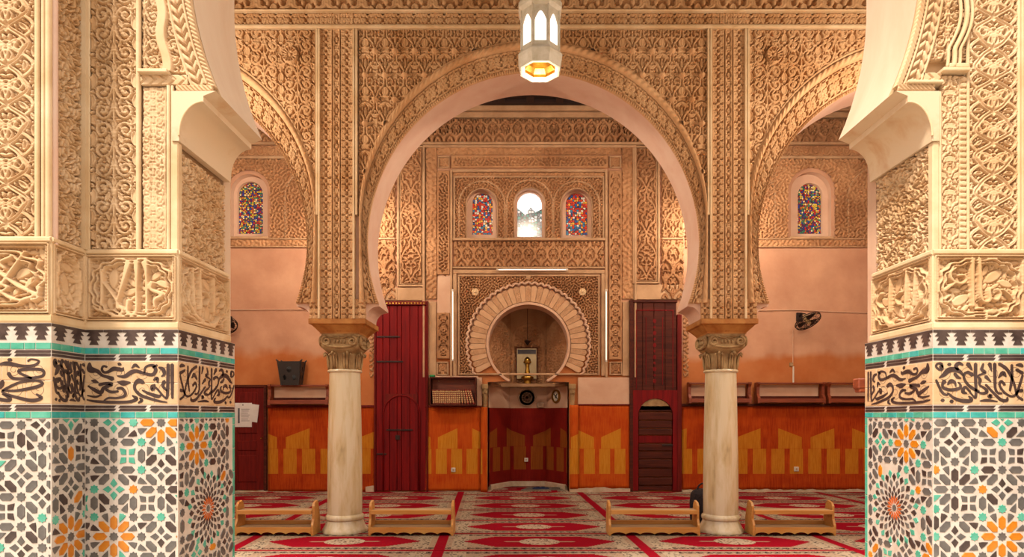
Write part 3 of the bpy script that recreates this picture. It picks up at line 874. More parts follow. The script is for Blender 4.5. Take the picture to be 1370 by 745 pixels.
INS_L0 = [[(15,290,24),(12,450,20),(5,570,14)], [(50,290,24),(48,450,20),(45,610,14)], [(88,290,24),(88,420,20),(90,520,16),(110,545,14),(130,500,12)], [(125,290,24),(140,330,20),(100,365,12)],
 [(100,370,8),(130,410,22),(150,470,16),(150,530,14),(175,500,26),(180,465,24)], [(160,330,8),(200,320,26),(260,340,18),(310,335,16),(330,300,12),(300,285,10),(285,300,12)],
 [(205,400,24),(225,440,18),(290,440,18),(345,420,16),(340,370,18),(260,370,18),(250,395,16),(300,440,14)], [(0,520,10),(60,560,18),(130,595,22),(200,620,22),(210,600,20),(180,570,8)],
 [(180,540,10),(240,540,16),(320,510,20),(345,480,16),(320,460,14),(260,470,14),(220,500,16),(180,550,14),(230,590,18),(300,620,22),(340,600,20),(320,570,12)], [(75,610,22),(88,610,22)], [(120,560,16),(130,560,16)], [(205,290,18),(216,290,18)]]
# second half-sentence used on the returns (same hand, mirrored order of groups)
def mirror_ins(st, w): return [[(w - x, y, wd) for x, y, wd in s] for s in st]

def dado(pr, fr, W, name_seed, rose, at, strokes, tf_box, med=None, vis=(0, 9), parts_budget=None, rest=None, rot=0.0, edge=None, jitter=0):
    """one dressed face of a pier"""
    T_ = 0.03
    rng = random.Random(name_seed)
    mb = MB(); P = lambda a, b, c: tuple(fr.p(a, b, c))
    v = [P(a, b, c) for c, i_ in ((-T_ - 0.02, 0.052), (0, 0)) for a, b in ((i_, 0), (W - i_, 0), (W - i_, ZB[7]), (i_, ZB[7]))]   # mitred ends
    mb.add(v, [(0, 1, 2, 3), (4, 5, 6, 7), (0, 1, 5, 4), (1, 2, 6, 5), (2, 3, 7, 6), (3, 0, 4, 7)])
    panel = mb.build('tile_panel', M['z_white'], pr)
    # buff inscription tiles
    nb = max(1, round(W / 0.13)); 
    for i in range(nb):
        for (b0, b1) in ((ZB[3], (ZB[3] + ZB[4]) / 2), ((ZB[3] + ZB[4]) / 2, ZB[4])):
            poly = [(W * i / nb + 0.0008, b0 + 0.0008), (W * (i + 1) / nb - 0.0008, b0 + 0.0008), (W * (i + 1) / nb - 0.0008, b1 - 0.0008), (W * i / nb + 0.0008, b1 - 0.0008)]
            vv, ff = flat_piece([(x, y) for x, y in poly], 0.002)
            MB().add([fr.p(x, y, z) for x, y, z in vv], ff).build('inscription_tile', M['z_tan'], panel)
    # thin scrolling vine behind the letters
    vb = MB()
    for i in range(max(1, int(W / 0.12))):
        cx = (i + 0.5) * W / max(1, int(W / 0.12)); cz = (ZB[3] + ZB[4]) / 2
        for j, r in enumerate((0.055, 0.04)):
            sp = spiral(cx, cz + (0.055 if j else -0.045), r, 0.008, rng.uniform(0, 6), 1.6, 1 if (i + j) % 2 else -1, 26)
            sp[:, 0] = np.clip(sp[:, 0], 0.004, W - 0.004)
            ribbon_mesh(vb, [[(x, -y, 0.0016) for x, y in sp]], fr, _ID, 0.0005, 0.0026, 1)
    vb.build('vine_scroll', M['z_black'], panel)
    ib = MB(); x0, x1, y0, y1 = tf_box
    tf = TF(x0, y0, (ZB[4] - ZB[3] - 0.012) / (y1 - y0), 0.006, ZB[4] - 0.006, (W - 0.012) / (x1 - x0))
    ribbon_mesh(ib, strokes, fr, tf, 0.0005, 0.0042)
    ib.build('inscription', M['z_black'], panel)
    # black interlaced border lines above and below the text
    for b0, b1 in ((ZB[2], ZB[3]), (ZB[4], ZB[5])):
        n = max(1, round(W / 0.2)); h = (b1 - b0)
        for i in range(n):
            a0, a1 = W * i / n, W * (i + 1) / n
            for lo, hi in ((b0 + 0.004, b0 + h * 0.46), (b0 + h * 0.54, b1 - 0.004)):
                s1 = 0.010 if i < n - 1 else 0.002
                poly = [(a0 + (0.012 if i else 0.002), lo), (a1 - s1, lo), (a1 - s1 + (0.012 if i < n - 1 else 0), hi), (a0 + (0.024 if i else 0.002), hi)]
                vv, ff = flat_piece(poly, 0.0025)
                MB().add([fr.p(x, y, z) for x, y, z in vv], ff).build('border_tile', M['z_black'], panel)
    # turquoise courses
    for b0, b1 in ((ZB[1], ZB[2]), (ZB[5], ZB[6])):
        a = 0.0
        while a < W - 0.01:
            l = rng.uniform(0.055, 0.10); e = min(W, a + l)
            if W - e < 0.03: e = W
            vv, ff = flat_piece([(a + 0.001, b0 + 0.001), (e - 0.001, b0 + 0.001), (e - 0.001, b1 - 0.001), (a + 0.001, b1 - 0.001)], 0.003)
            MB().add([fr.p(x, y, z) for x, y, z in vv], ff).build('turquoise_tile', M['z_teal2' if rng.random() < 0.4 else 'z_teal'], panel); a = e
    if edge:
        a, e = edge; b = 0.0
        while b < ZB[1] - 0.01:
            h = 0.16; t = min(ZB[1], b + h)
            vv, ff = flat_piece([(a, b + 0.001), (e, b + 0.001), (e, t - 0.001), (a, t - 0.001)], 0.003)
            MB().add([fr.p(x, y, z) for x, y, z in vv], ff).build('turquoise_tile', M['z_teal'], panel); b = t
    # stepped black merlons hanging from the top edge
    half = [(0.052, 0), (0.052, -0.014), (0.024, -0.016), (0.043, -0.036), (0.019, -0.038), (0.035, -0.060), (0.014, -0.062), (0.027, -0.086)]
    n = max(1, round(W / 0.107)); pt = W / n
    for i in range(n):
        poly = [(x, y) for x, y in half] + [(-x, y) for x, y in half[::-1]]
        poly = [(x * pt / 0.107 + (i + 0.5) * pt, ZB[7] - 0.002 + y) for x, y in poly]
        m = len(poly); vv = [fr.p(x, y, 0) for x, y in poly] + [fr.p(x, y, 0.003) for x, y in poly]
        ff = [tuple(range(m, 2 * m))] + [(k, (k + 1) % m, m + (k + 1) % m, m + k) for k in range(m)]
        MB().add(vv, ff).build('merlon_tile', M['z_dark'], panel)
    # star-and-bar mosaic
    pcs = zellige_pieces(W if not edge else W, 0.02, ZB[1], rose, at, med, name_seed, rot)
    if edge:
        lo, hi = (edge[1], W) if edge[0] < W / 2 else (0, edge[0])
        pcs = [p for p in pcs if lo - 0.0 < p[3] < hi and not (p[6] and (min(q[0] for q in p[6]) < lo or max(q[0] for q in p[6]) > hi))]
    rng2 = random.Random(5)
    for (key, poly, a, x, y, mk, cl) in pcs:
        cz = y if key[0] != 'm' else sum(q[1] for q in xform(poly, a, x, y)) / len(poly)
        cx = x if key[0] != 'm' else sum(q[0] for q in xform(poly, a, x, y)) / len(poly)
        if cz > 0.66 and vis[0] < cx < vis[1] and parts_budget[0] > 0:
            parts_budget[0] -= 1
            if cl:
                vv, ff = flat_piece(cl); MB().add([fr.p(*q) for q in vv], ff).build('mosaic_tile', M[mk], panel)
            else:
                o = link('mosaic_tile', piece_mesh(key, poly, M[mk]), None, panel); o.matrix_basis = fr.mat(x, y, 0, a)
        else:
            vv, ff = flat_piece(cl if cl else xform(poly, a, x, y)); rest.append(([fr.p(*q) for q in vv], ff, mk))
    return panel
class _TFI:
    s = 1.0
    def __call__(s_, x, y): return (x, -y)
_ID = _TFI()

def flush_rest(rest, pr):
    keys = sorted({r[2] for r in rest}); mb = MB()
    for v, f, mk in rest: mb.add(v, f, keys.index(mk))
    o = mb.build('mosaic_field', [M[k] for k in keys], pr); o['kind'] = 'stuff'

rest = []; bud = [300]
dado(PL, frL[2], wdL[2], 11, ROSE[0], (0.165, 0.81), INS_L2, (45, 735, 300, 648), vis=(0, 9), parts_budget=bud, rest=rest)
dado(PL, frL[0], wdL[0], 12, ROSE[1], (0.62, 0.80), [[(x + 430, y, wd) for x, y, wd in s] for s in INS_L0] + [[(x * 0.62, y, wd) for x, y, wd in s] for s in INS_R2], (0, 805, 275, 640), vis=(0.76, 9), parts_budget=bud, rest=rest)
dado(PL, frL[1], wdL[1], 13, ROSE[2], (0.14, 0.83), [[(x * 0.5, y, wd * 0.9) for x, y, wd in s] for s in INS_R2], (20, 375, 275, 635), parts_budget=bud, rest=rest)
dado(PL, frL[3], wdL[3], 14, ROSE[3], (0.2, 1.32), mirror_ins(INS_R2, 800), (50, 750, 275, 640), med=(0.335, 0.92, 0.235), parts_budget=bud, rest=rest, edge=(wdL[3] - 0.03, wdL[3] - 0.004))
flush_rest(rest, PL)
rest = []; bud = [300]
dado(PR, frR[2], wdR[2], 21, ROSE[4 % len(ROSE)], (0.395, 0.81), INS_R2, (45, 770, 275, 635), parts_budget=bud, rest=rest)
dado(PR, frR[3], wdR[3], 22, ROSE[0], (0.45, 1.33), mirror_ins(INS_L2, 780), (40, 740, 300, 648), med=(0.33, 0.92, 0.235), parts_budget=bud, rest=rest, edge=(0.004, 0.03))
dado(PR, frR[1], wdR[1], 23, ROSE[1], (0.14, 0.83), [[(x * 0.5, y, wd) for x, y, wd in s] for s in INS_L2], (20, 375, 300, 648), vis=(8, 9), parts_budget=bud, rest=rest)
dado(PR, frR[0], wdR[0], 24, ROSE[2], (0.5, 0.83), INS_R2, (45, 770, 275, 635), vis=(8, 9), parts_budget=bud, rest=rest)
flush_rest(rest, PR)

# ---------------------------------------------------------------- carved stucco on the piers
def letter_block(W, H, strokes, box, seed, res=0.004, lobes=14, low=0.5, fill=220, dmin=0.0055, frame=True):
    f = Field(W, H, res, False); rng = np.random.default_rng(seed)
    g = Field(W, H, res, False)
    if strokes:
        x0, x1, y0, y1 = box
        for s in strokes:
            q = catmull(s, 6) if len(s) > 2 else np.array(s, float)
            f.stroke(np.stack([(q[:, 0] - x0) / (x1 - x0) * W, (y1 - q[:, 1]) / (y1 - y0) * H], 1), q[:, 2] * 0.5 / (y1 - y0) * H * 1.15)
    if lobes:
        t = np.linspace(0, 2 * PI, 200); rr = 1 + 0.035 * np.cos(lobes * t)
        e = lambda k: np.stack([W / 2 + (W / 2 - 0.022) * k * rr * np.sign(np.cos(t)) * np.abs(np.cos(t)) ** 0.75, H / 2 + (H / 2 - 0.02) * k * rr * np.sign(np.sin(t)) * np.abs(np.sin(t)) ** 0.75], 1)
        f.stroke(e(0.97), 0.0065); f.stroke(e(0.87), 0.005)
    if frame:
        for d in (0.004, 0.016):
            f.stroke(np.array([(d, d), (W - d, d), (W - d, H - d), (d, H - d), (d, d)]), 0.0045)
    g.f = f.f.copy() - 0.004
    g.fill(fill, dmin, rng, mirror=False, wk=0.5, lk=2.2)
    h1 = smooth(f.f, -0.003, 0.002); h2 = smooth(g.f, -0.003, 0.002)
    f.h = np.maximum(h1 * 1.18, low * h2); return f

BLK_L2 = [[(950,225,44),(920,350,28),(875,520,20)], [(1010,215,40),(1012,400,24),(1010,590,24),(980,630,24),(945,600,26),(950,520,28)], [(1070,225,46),(1080,300,26),(1085,450,24),(1085,610,24)], [(1115,380,32),(1115,430,26),(1190,470,26),(1140,510,24),(1140,570,18)],
 [(770,370,14),(820,440,18),(870,520,20),(880,570,34)], [(880,560,30),(915,590,24),(880,640,24),(820,620,20),(790,590,16)], [(760,280,22),(765,400,22),(760,550,20)], [(700,560,16),(740,590,22),(790,600,16)]]
BLK_R2 = [[(385,140,28),(388,350,26),(395,540,18)], [(440,140,28),(452,300,26),(455,440,24),(480,500,24),(530,490,26),(530,400,22),(560,390,18)], [(250,215,14),(200,260,26),(220,320,24),(290,350,24),(335,320,22),(320,280,22),(280,280,16)], [(160,400,30),(240,345,18)],
 [(600,400,20),(620,440,24),(590,490,24),(540,470,16)], [(640,400,18),(700,450,20),(720,490,12)], [(500,640,20),(510,590,24),(580,580,26),(640,600,24),(680,560,20),(660,520,14)], [(430,560,14),(480,560,18)], [(160,480,20),(200,450,20),(215,480,18),(190,500,16)]]
BLK_L0 = [[(560,160,20),(470,330,24),(420,420,24),(330,470,26)], [(330,250,22),(440,350,22),(520,430,24),(600,480,26),(640,520,22),(600,540,20)], [(250,480,24),(330,500,24),(420,480,24),(470,520,26),(540,540,24),(620,500,22),(650,440,20)], [(480,200,26),(420,240,22),(440,290,18)], [(400,400,22),(460,440,22),(420,470,20),(380,430,18)]]
BLK_J = [[(180,120,26),(190,300,24),(200,470,22)], [(260,110,26),(270,300,24),(275,480,20)], [(420,130,26),(430,300,24),(430,470,22)], [(100,250,20),(150,330,22),(140,440,20),(220,560,28),(330,620,30),(430,600,28),(500,510,20)], [(330,300,22),(370,350,24),(340,420,18)], [(520,250,26),(560,330,20),(520,400,18)]]

BZ0, BZ1 = 2.045, 2.415
UZ = 2.455
def stucco_left():
    st, p = M['stucco'], PL
    W2 = wdL[2]
    # inscription blocks
    for k, blk, bx, sd in ((2, BLK_L2, (655, 1290, 160, 670), 1), (0, BLK_L0, (-420, 700, 90, 640), 2), (1, None, None, 3), (3, BLK_J, (40, 620, 60, 660), 4)):
        W = wdL[k] - (0.07 if k == 3 else 0.0); H = BZ1 - BZ0
        f = letter_block(W - 0.02, H, blk, bx, sd, fill=260)
        relief('inscription_block', frL[k], 0.01, W - 0.01, BZ0, BZ1, (lambda f: lambda U, V: f(U - 0.01, V - BZ0))(f), 0.036, 0.004, st, p, c=0.004 if k != 3 else 0.0, stepu=0.004 if k in (0, 2) else 0.006)
    # face of the projecting pier: large ribbon panel
    fr = frL[0]; a1 = 1.05 - (2.505 - 2.49) - (65 - 45) / 252.3; a0 = a1 - 0.60
    relief('carved_panel', fr, a0, a1, BZ1 + 0.035, 4.3, lambda U, V: T['ribbon_l'](U - a1 + 0.0, V), 0.044, 0.004, st, p, c=0.0)
    # return
    relief('carved_panel', frL[1], 0.03, 0.225, UZ, 4.3, lambda U, V: T['leafy'](U, V), 0.046, 0.004, st, p, stepu=0.005)
    # front face strips
    fr = frL[2]; X = lambda px: PX(px, D1) + 2.49
    relief('carved_panel', fr, X(120), X(181), UZ, 4.3, lambda U, V: T['arab_a'](U - X(120), V), 0.046, 0.004, st, p)
    def worn(U, V):
        h = T['arab_c'](U * 1.35 - X(190), V); w_ = smooth(np.sin(V * 9) + 0.6 * np.sin(U * 160), -0.2, 0.9); return 0.25 + 0.55 * h * (0.45 + 0.55 * w_) + 0.15 * np.sin(U * 330) ** 2
    relief('worn_carved_strip', fr, X(190), X(221), UZ, PZ(115, D1), worn, 0.028, 0.004, st, p)
    relief('carved_panel', frL[3], 0.03, 0.56, UZ - 0.01, PZ(200, D1), lambda U, V: T['leafy'](U, V), 0.046, 0.004, st, p, stepu=0.006)
    # eroded spandrel beside the arch
    def er(U, V):
        h = T['arab_b'](U, V); xc = X(212) + (PZ(0, D1) - V) * 0.10; d = np.abs(U - xc + 0.012 * np.sin(V * 21)); return np.maximum(h * 0.85, 1.15 * smooth(d, 0.042, 0.022))
    relief('worn_spandrel', fr, X(188), X(290), PZ(95, D1), 4.3, er, 0.044, 0.004, st, p, mask=lambda U, V: np.hypot(U - 2.49 - FC, V - FZ) > FR + 0.118, c=-0.004)
    relief('leaf_band', fr, X(188), X(251), PZ(113, D1), PZ(100, D1), lambda U, V: 0.4 + 0.6 * smooth(np.abs(np.sin((U * 55 + np.abs(V - PZ(106, D1)) * 60))), 0.25, 0.6), 0.012, 0.003, st, p)
    relief('rope_band', fr, X(236), X(284), PZ(122, D1), PZ(114.5, D1), lambda U, V: rope(U, V, 0.024), 0.010, 0.003, st, p, c=0.01)
def stucco_right():
    st, p = M['stucco'], PR
    for k, blk, bx, sd in ((2, BLK_R2, (75, 830, 110, 660), 6), (3, mirror_ins(BLK_J, 660), (40, 620, 60, 660), 7), (0, BLK_L0, (100, 1100, 90, 640), 8), (1, None, None, 9)):
        W = wdR[k]; lo = 0.07 if k == 3 else 0.0; H = BZ1 - BZ0
        f = letter_block(W - lo - 0.02, H, blk, bx, sd, fill=260)
        relief('inscription_block', frR[k], lo + 0.01, W - 0.01, BZ0, BZ1, (lambda f, lo: lambda U, V: f(U - 0.01 - lo, V - BZ0))(f, lo), 0.036, 0.004 if k in (2, 3) else 0.008, st, p, c=0.004 if k != 3 else 0.0)
    fr = frR[2]; X = lambda px: PX(px, D1) - 2.352
    UZr = 2.44
    relief('palmette_strip', fr, X(1261), X(1283), UZr, PZ(101, D1), lambda U, V: T['palm'](U - X(1272), V), 0.022, 0.0035, st, p)
    relief('border_strip', fr, X(1284), X(1294), UZr, PZ(101, D1), lambda U, V: 0.35 + 0.65 * smooth(np.abs(np.sin(V * 95) * np.cos(U * 70)), 0.15, 0.5), 0.016, 0.0035, st, p)
    relief('carved_panel', fr, X(1298), X(1362), UZr, 4.3, lambda U, V: T['ribbon_r'](U - X(1298) + 0.003, V), 0.038, 0.0038, st, p)
    relief('carved_panel', frR[3], 0.13, 0.66, UZr - 0.01, PZ(190, D1), lambda U, V: T['leafy'](U, V), 0.046, 0.004, st, p, stepu=0.006)
    relief('carved_panel', frR[0], 0.1, 0.5, UZr, 4.3, lambda U, V: T['ribbon_l'](U, V), 0.03, 0.012, st, p)
    m_ = lambda U, V: np.hypot(U + 2.352 - FC, V - FZ) > FR + 0.118
    relief('carved_spandrel', fr, X(1190), X(1294), PZ(78, D1), 4.3, lambda U, V: T['arab_c'](U, V), 0.044, 0.004, st, p, mask=m_, c=-0.004)
    relief('rope_band', fr, X(1202), X(1250), PZ(121, D1), PZ(113, D1), lambda U, V: rope(U, V, 0.024), 0.010, 0.003, st, p, c=0.01)
    relief('leaf_band', fr, X(1236), X(1260), PZ(110, D1), PZ(97, D1), lambda U, V: 0.4 + 0.6 * smooth(np.abs(np.sin((U * 55 + np.abs(V - PZ(104, D1)) * 60))), 0.25, 0.6), 0.012, 0.003, st, p)
    # lobed moulding climbing beside the arch
    for off, r in ((0.0, 0.013), (0.03, 0.009), (-0.035, 0.009)):
        tp = []
        for i in range(60):
            z = PZ(92, D1) + i / 59 * 1.0; rad = FR + 0.24 + off
            dz = FZ - z
            if rad * rad - dz * dz <= 0: break
            x = FC + math.sqrt(rad * rad - dz * dz) + 0.028 * abs(math.sin(z * 10.5))
            tp.append((x, D1 - 0.008, z))
        MB().tube(tp, r, 8).build('lobed_moulding', M['moulding'], PR, smooth=True)
    MB().cbox(PX(1258, D1), PX(1294, D1), D1 - 0.03, D1 + 0.03, PZ(98, D1), PZ(93, D1), 0.004).cbox(PX(1268, D1), PX(1294, D1), D1 - 0.018, D1 + 0.03, PZ(92, D1), PZ(86, D1), 0.004).build('ledge', M['moulding'], PR)
    MB().cbox(PX(1212, D1), PX(1260, D1), D1 - 0.022, D1 + 0.03, PZ(113, D1), PZ(109, D1), 0.004).build('ledge', M['moulding'], PR)
stucco_left(); stucco_right()

def vrib(parent, px, Y, z0, z1, r, mat=None):
    x = PX(px, Y); MB().lathe([(r, z0), (r, z1)], x, Y + 0.008, 10).build('rib_moulding', mat or M['moulding'], parent, smooth='auto')
for px, r in ((49, 0.014), (57, 0.011), (64, 0.016)): vrib(PL, px, D0, BZ1 + 0.03, 4.6, r)
MB().lathe([(0.016, BZ1), (0.016, 4.6)], -2.495, D0 + 0.03, 12).build('corner_shaft', M['soffit'], PL, smooth='auto')
for px, r in ((184.5, 0.014), (225, 0.012), (230, 0.008)): vrib(PL, px, D1, UZ - 0.02, 4.6 if px < 200 else PZ(114, D1), r)
vrib(PL, 117, D1, UZ - 0.02, 4.6, 0.012)
for px, r, zt in ((1254, 0.010, PZ(122, D1)), (1258.5, 0.009, PZ(122, D1)), (1296, 0.010, 4.6), (1364, 0.012, 4.6), (1369, 0.010, 4.6)): vrib(PR, px, D1, UZ - 0.03, zt, r)
for pr, x_ in ((PL, -1.975), (PR, 2.369)):
    MB().cbox(x_ - 0.019, x_ + 0.019, D1 - 0.003, D1 + 0.036, UZ - 0.02, 3.066, 0.006).build('corner_bead', M['moulding'], pr)
    MB().cbox(x_ - 0.019, x_ + 0.019, D1 - 0.001, D1 + 0.034, BZ0 - 0.01, BZ1 + 0.01, 0.005).build('corner_bead', M['moulding'], pr)
MB().cbox(-2.51, -2.488, D0 + 0.0, D0 + 0.03, BZ0 - 0.01, BZ1 + 0.01, 0.004).build('corner_bead', M['moulding'], PL)
MB().box(-2.545, -2.468, D1 - 0.026, D1 + 0.055, UZ - 0.01, 8.8).build('corner_fillet', M['moulding'], PL)
MB().box(-2.545, -2.478, D1 - 0.012, D1 + 0.055, BZ0 - 0.02, BZ1 + 0.01).build('corner_fillet', M['moulding'], PL)
# horizontal ledges round the piers: above the tiles and above the inscription blocks
def ledge(pr, fr, W, z0, z1, proud, lo=0.0, hi=None, name='ledge_moulding'):
    a0, a1 = lo, hi if hi is not None else W; zm = (z0 + z1) / 2
    prof = [(z0, 0), (z0 + (z1 - z0) * 0.25, proud), (z1 - (z1 - z0) * 0.25, proud), (z1, 0), (z1, -0.05), (z0, -0.05)]
    v = [fr.p(a, z, c) for a in (a0, a1) for z, c in prof]; n = len(prof)
    f = [(i, (i + 1) % n, n + (i + 1) % n, n + i) for i in range(n)] + [tuple(range(n)), tuple(range(n, 2 * n))]
    MB().add(v, f).build(name, M['moulding'], pr)
for pr, frs, wds, le in ((PL, frL, wdL, -1), (PR, frR, wdR, 1)):
    for k in (0, 1, 2, 3):
        lo, hi = (0.0, wds[k])
        if k == 3: lo, hi = (0.0, wds[k] - 0.06) if le < 0 else (0.06, wds[k])
        ledge(pr, frs[k], wds[k], 1.992, 2.04, 0.004, lo, hi)
        if k == 3: lo, hi = (0.0, wds[k] - 0.1) if le < 0 else (0.1, wds[k])
        ledge(pr, frs[k], wds[k], 2.418, 2.45, 0.012, lo, hi)
MB().cbox(PX(187, D1), PX(227, D1), D1 - 0.03, D1 + 0.03, PZ(100, D1), PZ(95, D1), 0.004).build('ledge', M['moulding'], PL)
# plain plaster behind the jamb carving
MB().box(-2.1, -1.99, 4.10, 4.20, 2.0, FOOT).build('jamb_plaster', M['soffit_front'], PL)
MB().box(2.375, 2.5, 4.10, 4.20, 2.0, FOOT).build('jamb_plaster', M['plaster_pale'], PR)

# ---------------------------------------------------------------- corbels carrying the front arch
def corbel(pr, sgn, cx0):
    # profile distances from the jamb, toward the opening
    prof = [(-0.03, 3.064), (0.012, 3.064), (0.014, 3.09)]
    R0, R1 = 0.134, 0.19
    for i in range(13):
        a = i / 12 * PI / 2; prof.append((0.014 + R0 * (1 - math.cos(a)), 3.094 + R1 * math.sin(a)))
    prof += [(0.150, 3.284), (0.150, 3.320), (0.221, 3.348), (-0.03, 3.348)]
    y0, y1 = D1 - 0.012, 4.11
    MB().prism([(cx0 - sgn * d, z) for d, z in prof], XZ, y0, y1).build('corbel', M['corbel'], pr, smooth='auto')
    # raised rim on the face of the scroll
    rim = [(cx0 - sgn * d, y0 - 0.004, z) for d, z in prof[2:16]]
    MB().tube(rim, 0.006, 6).build('corbel_rim', M['moulding'], pr, smooth=True)
corbel(PL, -1, -1.958); corbel(PR, 1, 2.352)
# carved archivolt of the front arch (rope edge + leaf band)
def front_arch_band(r0, r1, hf, depth, name, c=0.0, step=0.005, lift=0.02):
    a0, a1 = -fa + lift, PI + fa - lift
    nx = int((a1 - a0) * FR / step); ny = max(4, int((r1 - r0) / (step * 0.8)))
    A, Rr = np.meshgrid(np.linspace(a0, a1, nx), np.linspace(r0, r1, ny))
    P = np.stack([FC + Rr * np.cos(A), np.full_like(A, D1 - c), FZ + Rr * np.sin(A)], -1)
    surf(name, P, (0, -1, 0), hf(A * FR, Rr - r0), depth, M['stucco'], front, skirt=0.03)
front_arch_band(FR, FR + 0.028, lambda S, R_: rope(R_, S, 0.026), 0.012, 'rope_edge')
front_arch_band(FR + 0.034, FR + 0.125, lambda S, R_: np.where((R_ < 0.010) | (R_ > 0.081), 1.0, np.where((R_ < 0.016) | (R_ > 0.075), 0.1, smooth(np.abs(np.sin(S * 58 + np.abs(R_ - 0.045) * 75)), 0.35, 0.7) * smooth(np.abs(R_ - 0.045), 0.001, 0.005))), 0.022, 'leaf_archivolt', lift=0.032)

# ---------------------------------------------------------------- arcade wall with three horseshoe arches
AZ, AR, AFOOT, IMP = 3.635, 2.06, 2.895, 2.70
SR = 2.0
VSC = 1.035                     # the crowns are slightly stilted
COLX = (-2.274, 2.58)
ARCH = [(-4.652, SR), (AX, AR), (4.94, SR)]
def afoot(r): return math.asin((AZ - AFOOT) / r)
def cav(x_foot, x_imp, up):
    """small cavetto between impost and arch foot"""
    n = 6; out = []
    for i in range(n + 1):
        a = i / n * PI / 2; out.append((x_imp + (x_foot * 0.88 + x_imp * 0.12 - x_imp) * (1 - math.cos(a)), IMP + (AFOOT - 0.035 - IMP) * math.sin(a)))
    out += [(x_foot, AFOOT - 0.03)]
    return out if up else out[::-1]
pts = [(HX0, HZ), (HX0, IMP)]
cols = [-7.03] + list(COLX) + [7.33]
for i, (c, r) in enumerate(ARCH):
    a = afoot(r); fx = r * math.cos(a)
    pts += cav(c - fx, cols[i] + 0.345, True) + [(x, AZ + (z - AZ) * (VSC if z > AZ else 1.0)) for x, z in arc(c, AZ, r, PI + a, -a, 80)] + cav(c + fx, cols[i + 1] - 0.345, False)
pts += [(HX1, IMP), (HX1, HZ)]
arcade = poly_wall('wall_arcade', pts, [], YA + 0.055, 8.16, [M['soffit'], M['soffit']], kind='structure')
FA = Frame((0, YA, 0), (1, 0, 0), (0, -1, 0))
EZ = {0: 4.05, 1: 3.987, 2: 4.05}; ER = {0: 2.128, 1: 2.160, 2: 2.128}
st = M['stucco_hall']; ST = 0.0068
# archivolts
def archivolt(i, s0=0.0, s1=1.0):
    c, r = ARCH[i]; ez, er = EZ[i], ER[i]; a = afoot(r); outx = er
    n = int(r * (PI + 2 * a) * (s1 - s0) / ST)
    phi = np.linspace(PI + a - (PI + 2 * a) * s0, PI + a - (PI + 2 * a) * s1, n)
    inn = np.stack([c + r * np.cos(phi), AZ + r * np.sin(phi) * np.where(np.sin(phi) > 0, VSC, 1.0)], 1)
    low = np.where(phi < 0, -phi / a, np.where(phi > PI, (phi - PI) / a, 0.0))
    pc = np.clip(phi, 0, PI)
    out = np.stack([c + er * np.cos(pc), ez + er * np.sin(pc) - low * (ez - AFOOT)], 1)
    ny = 64
    t = np.linspace(0, 1, ny)
    P2 = inn[None] * (1 - t[:, None, None]) + out[None] * t[:, None, None]
    w_ = np.hypot(*(out - inn).T)
    S = np.broadcast_to((r * 1.1 * phi)[None], P2.shape[:2]); D = t[:, None] * w_[None]; Tt = np.broadcast_to(t[:, None], D.shape)
    wl = np.broadcast_to(w_[None], D.shape)
    edge = np.minimum(0.035, wl * 0.16)
    h = T['hall_small'](S, D)
    bead = 0.45 + 0.55 * np.abs(np.sin(S * 95))
    h = np.where(D < edge, bead, h)
    h = np.where((D >= edge) & (D < edge * 1.35), 0.1, h)
    rollc = wl * 0.83; rw = np.minimum(0.050, wl * 0.13)
    q = (D - rollc) / rw
    h = np.where(np.abs(q) < 1, 0.75 + 0.85 * np.sqrt(np.clip(1 - q * q, 0, 1)) + 0.10 * np.sin(S * 70 + D * 60), h)
    h = np.where((np.abs(q) >= 1) & (np.abs(q) < 1.25), 0.05, h)
    h = np.where(Tt > 0.95, 1.0, h)
    P = np.stack([P2[..., 0], np.full(D.shape, YA), P2[..., 1]], -1)
    surf('carved_archivolt', P, (0, -1, 0), h, 0.050, st, arcade, skirt=0.012)
archivolt(1); archivolt(0, 0.45, 1.0); archivolt(2, 0.0, 0.55)
# spandrels
def spandrel(i, x0, x1, z0, z1, pat, ros=None):
    c, er, ez = ARCH[i][0], ER[i], EZ[i]
    def hf(U, V):
        h = T[pat](U - c, V - 6.0)
        if ros:
            rh, rr = rosette_h(U, V, ros[0], ros[1], ros[2]); h = np.where(np.isnan(rh), np.where(rr < ros[2] * 1.18, 0.1, h), rh)
        return h
    relief('carved_spandrel', FA, x0, x1, z0, z1, hf, 0.052, ST, st, arcade, mask=lambda U, V: (np.hypot(U - c, V - ez) > er - 0.012) | (V < ez))
PLX = [(PX(428, YA), PX(472, YA)), (PX(953, YA), PX(997, YA))]
zsp = 6.275
spandrel(1, PX(480, YA), PX(949, YA), EZ[1], zsp, 'hall_sebka')
spandrel(0, -4.7, PX(421, YA), EZ[0], zsp, 'hall_scroll', (PX(388, YA), PZ(73, YA), 0.10))
spandrel(2, PX(1001, YA), 4.99, EZ[2], zsp, 'hall_scroll', (PX(1036, YA), PZ(73, YA), 0.10))
# pilasters over the columns: three carved bands each
for x0, x1 in PLX:
    w_ = (x1 - x0)
    for k, (f0, f1, pat) in enumerate(((0.0, 0.36, 'hall_small'), (0.40, 0.60, 'hall_scroll2'), (0.64, 1.0, 'hall_small'))):
        a0, a1 = x0 + w_ * f0, x0 + w_ * f1
        relief('carved_pilaster_band', FA, a0, a1, IMP, 6.48, (lambda a0, a1, pat: lambda U, V: np.where((U - a0 < 0.012) | (a1 - U < 0.012), 1.0, T[pat](U - (a0 + a1) / 2, V)))(a0, a1, pat), 0.050, ST, st, arcade)
for px in (424, 427, 473.5, 477, 951, 947.5, 997.5, 1001):
    x = PX(px, YA); MB().box(x - 0.012, x + 0.012, YA - 0.022, YA + 0.06, IMP + (0 if 425 < px < 475 or 950 < px < 1000 else 1.28), zsp + 0.0).build('fillet_moulding', M['moulding'], arcade)
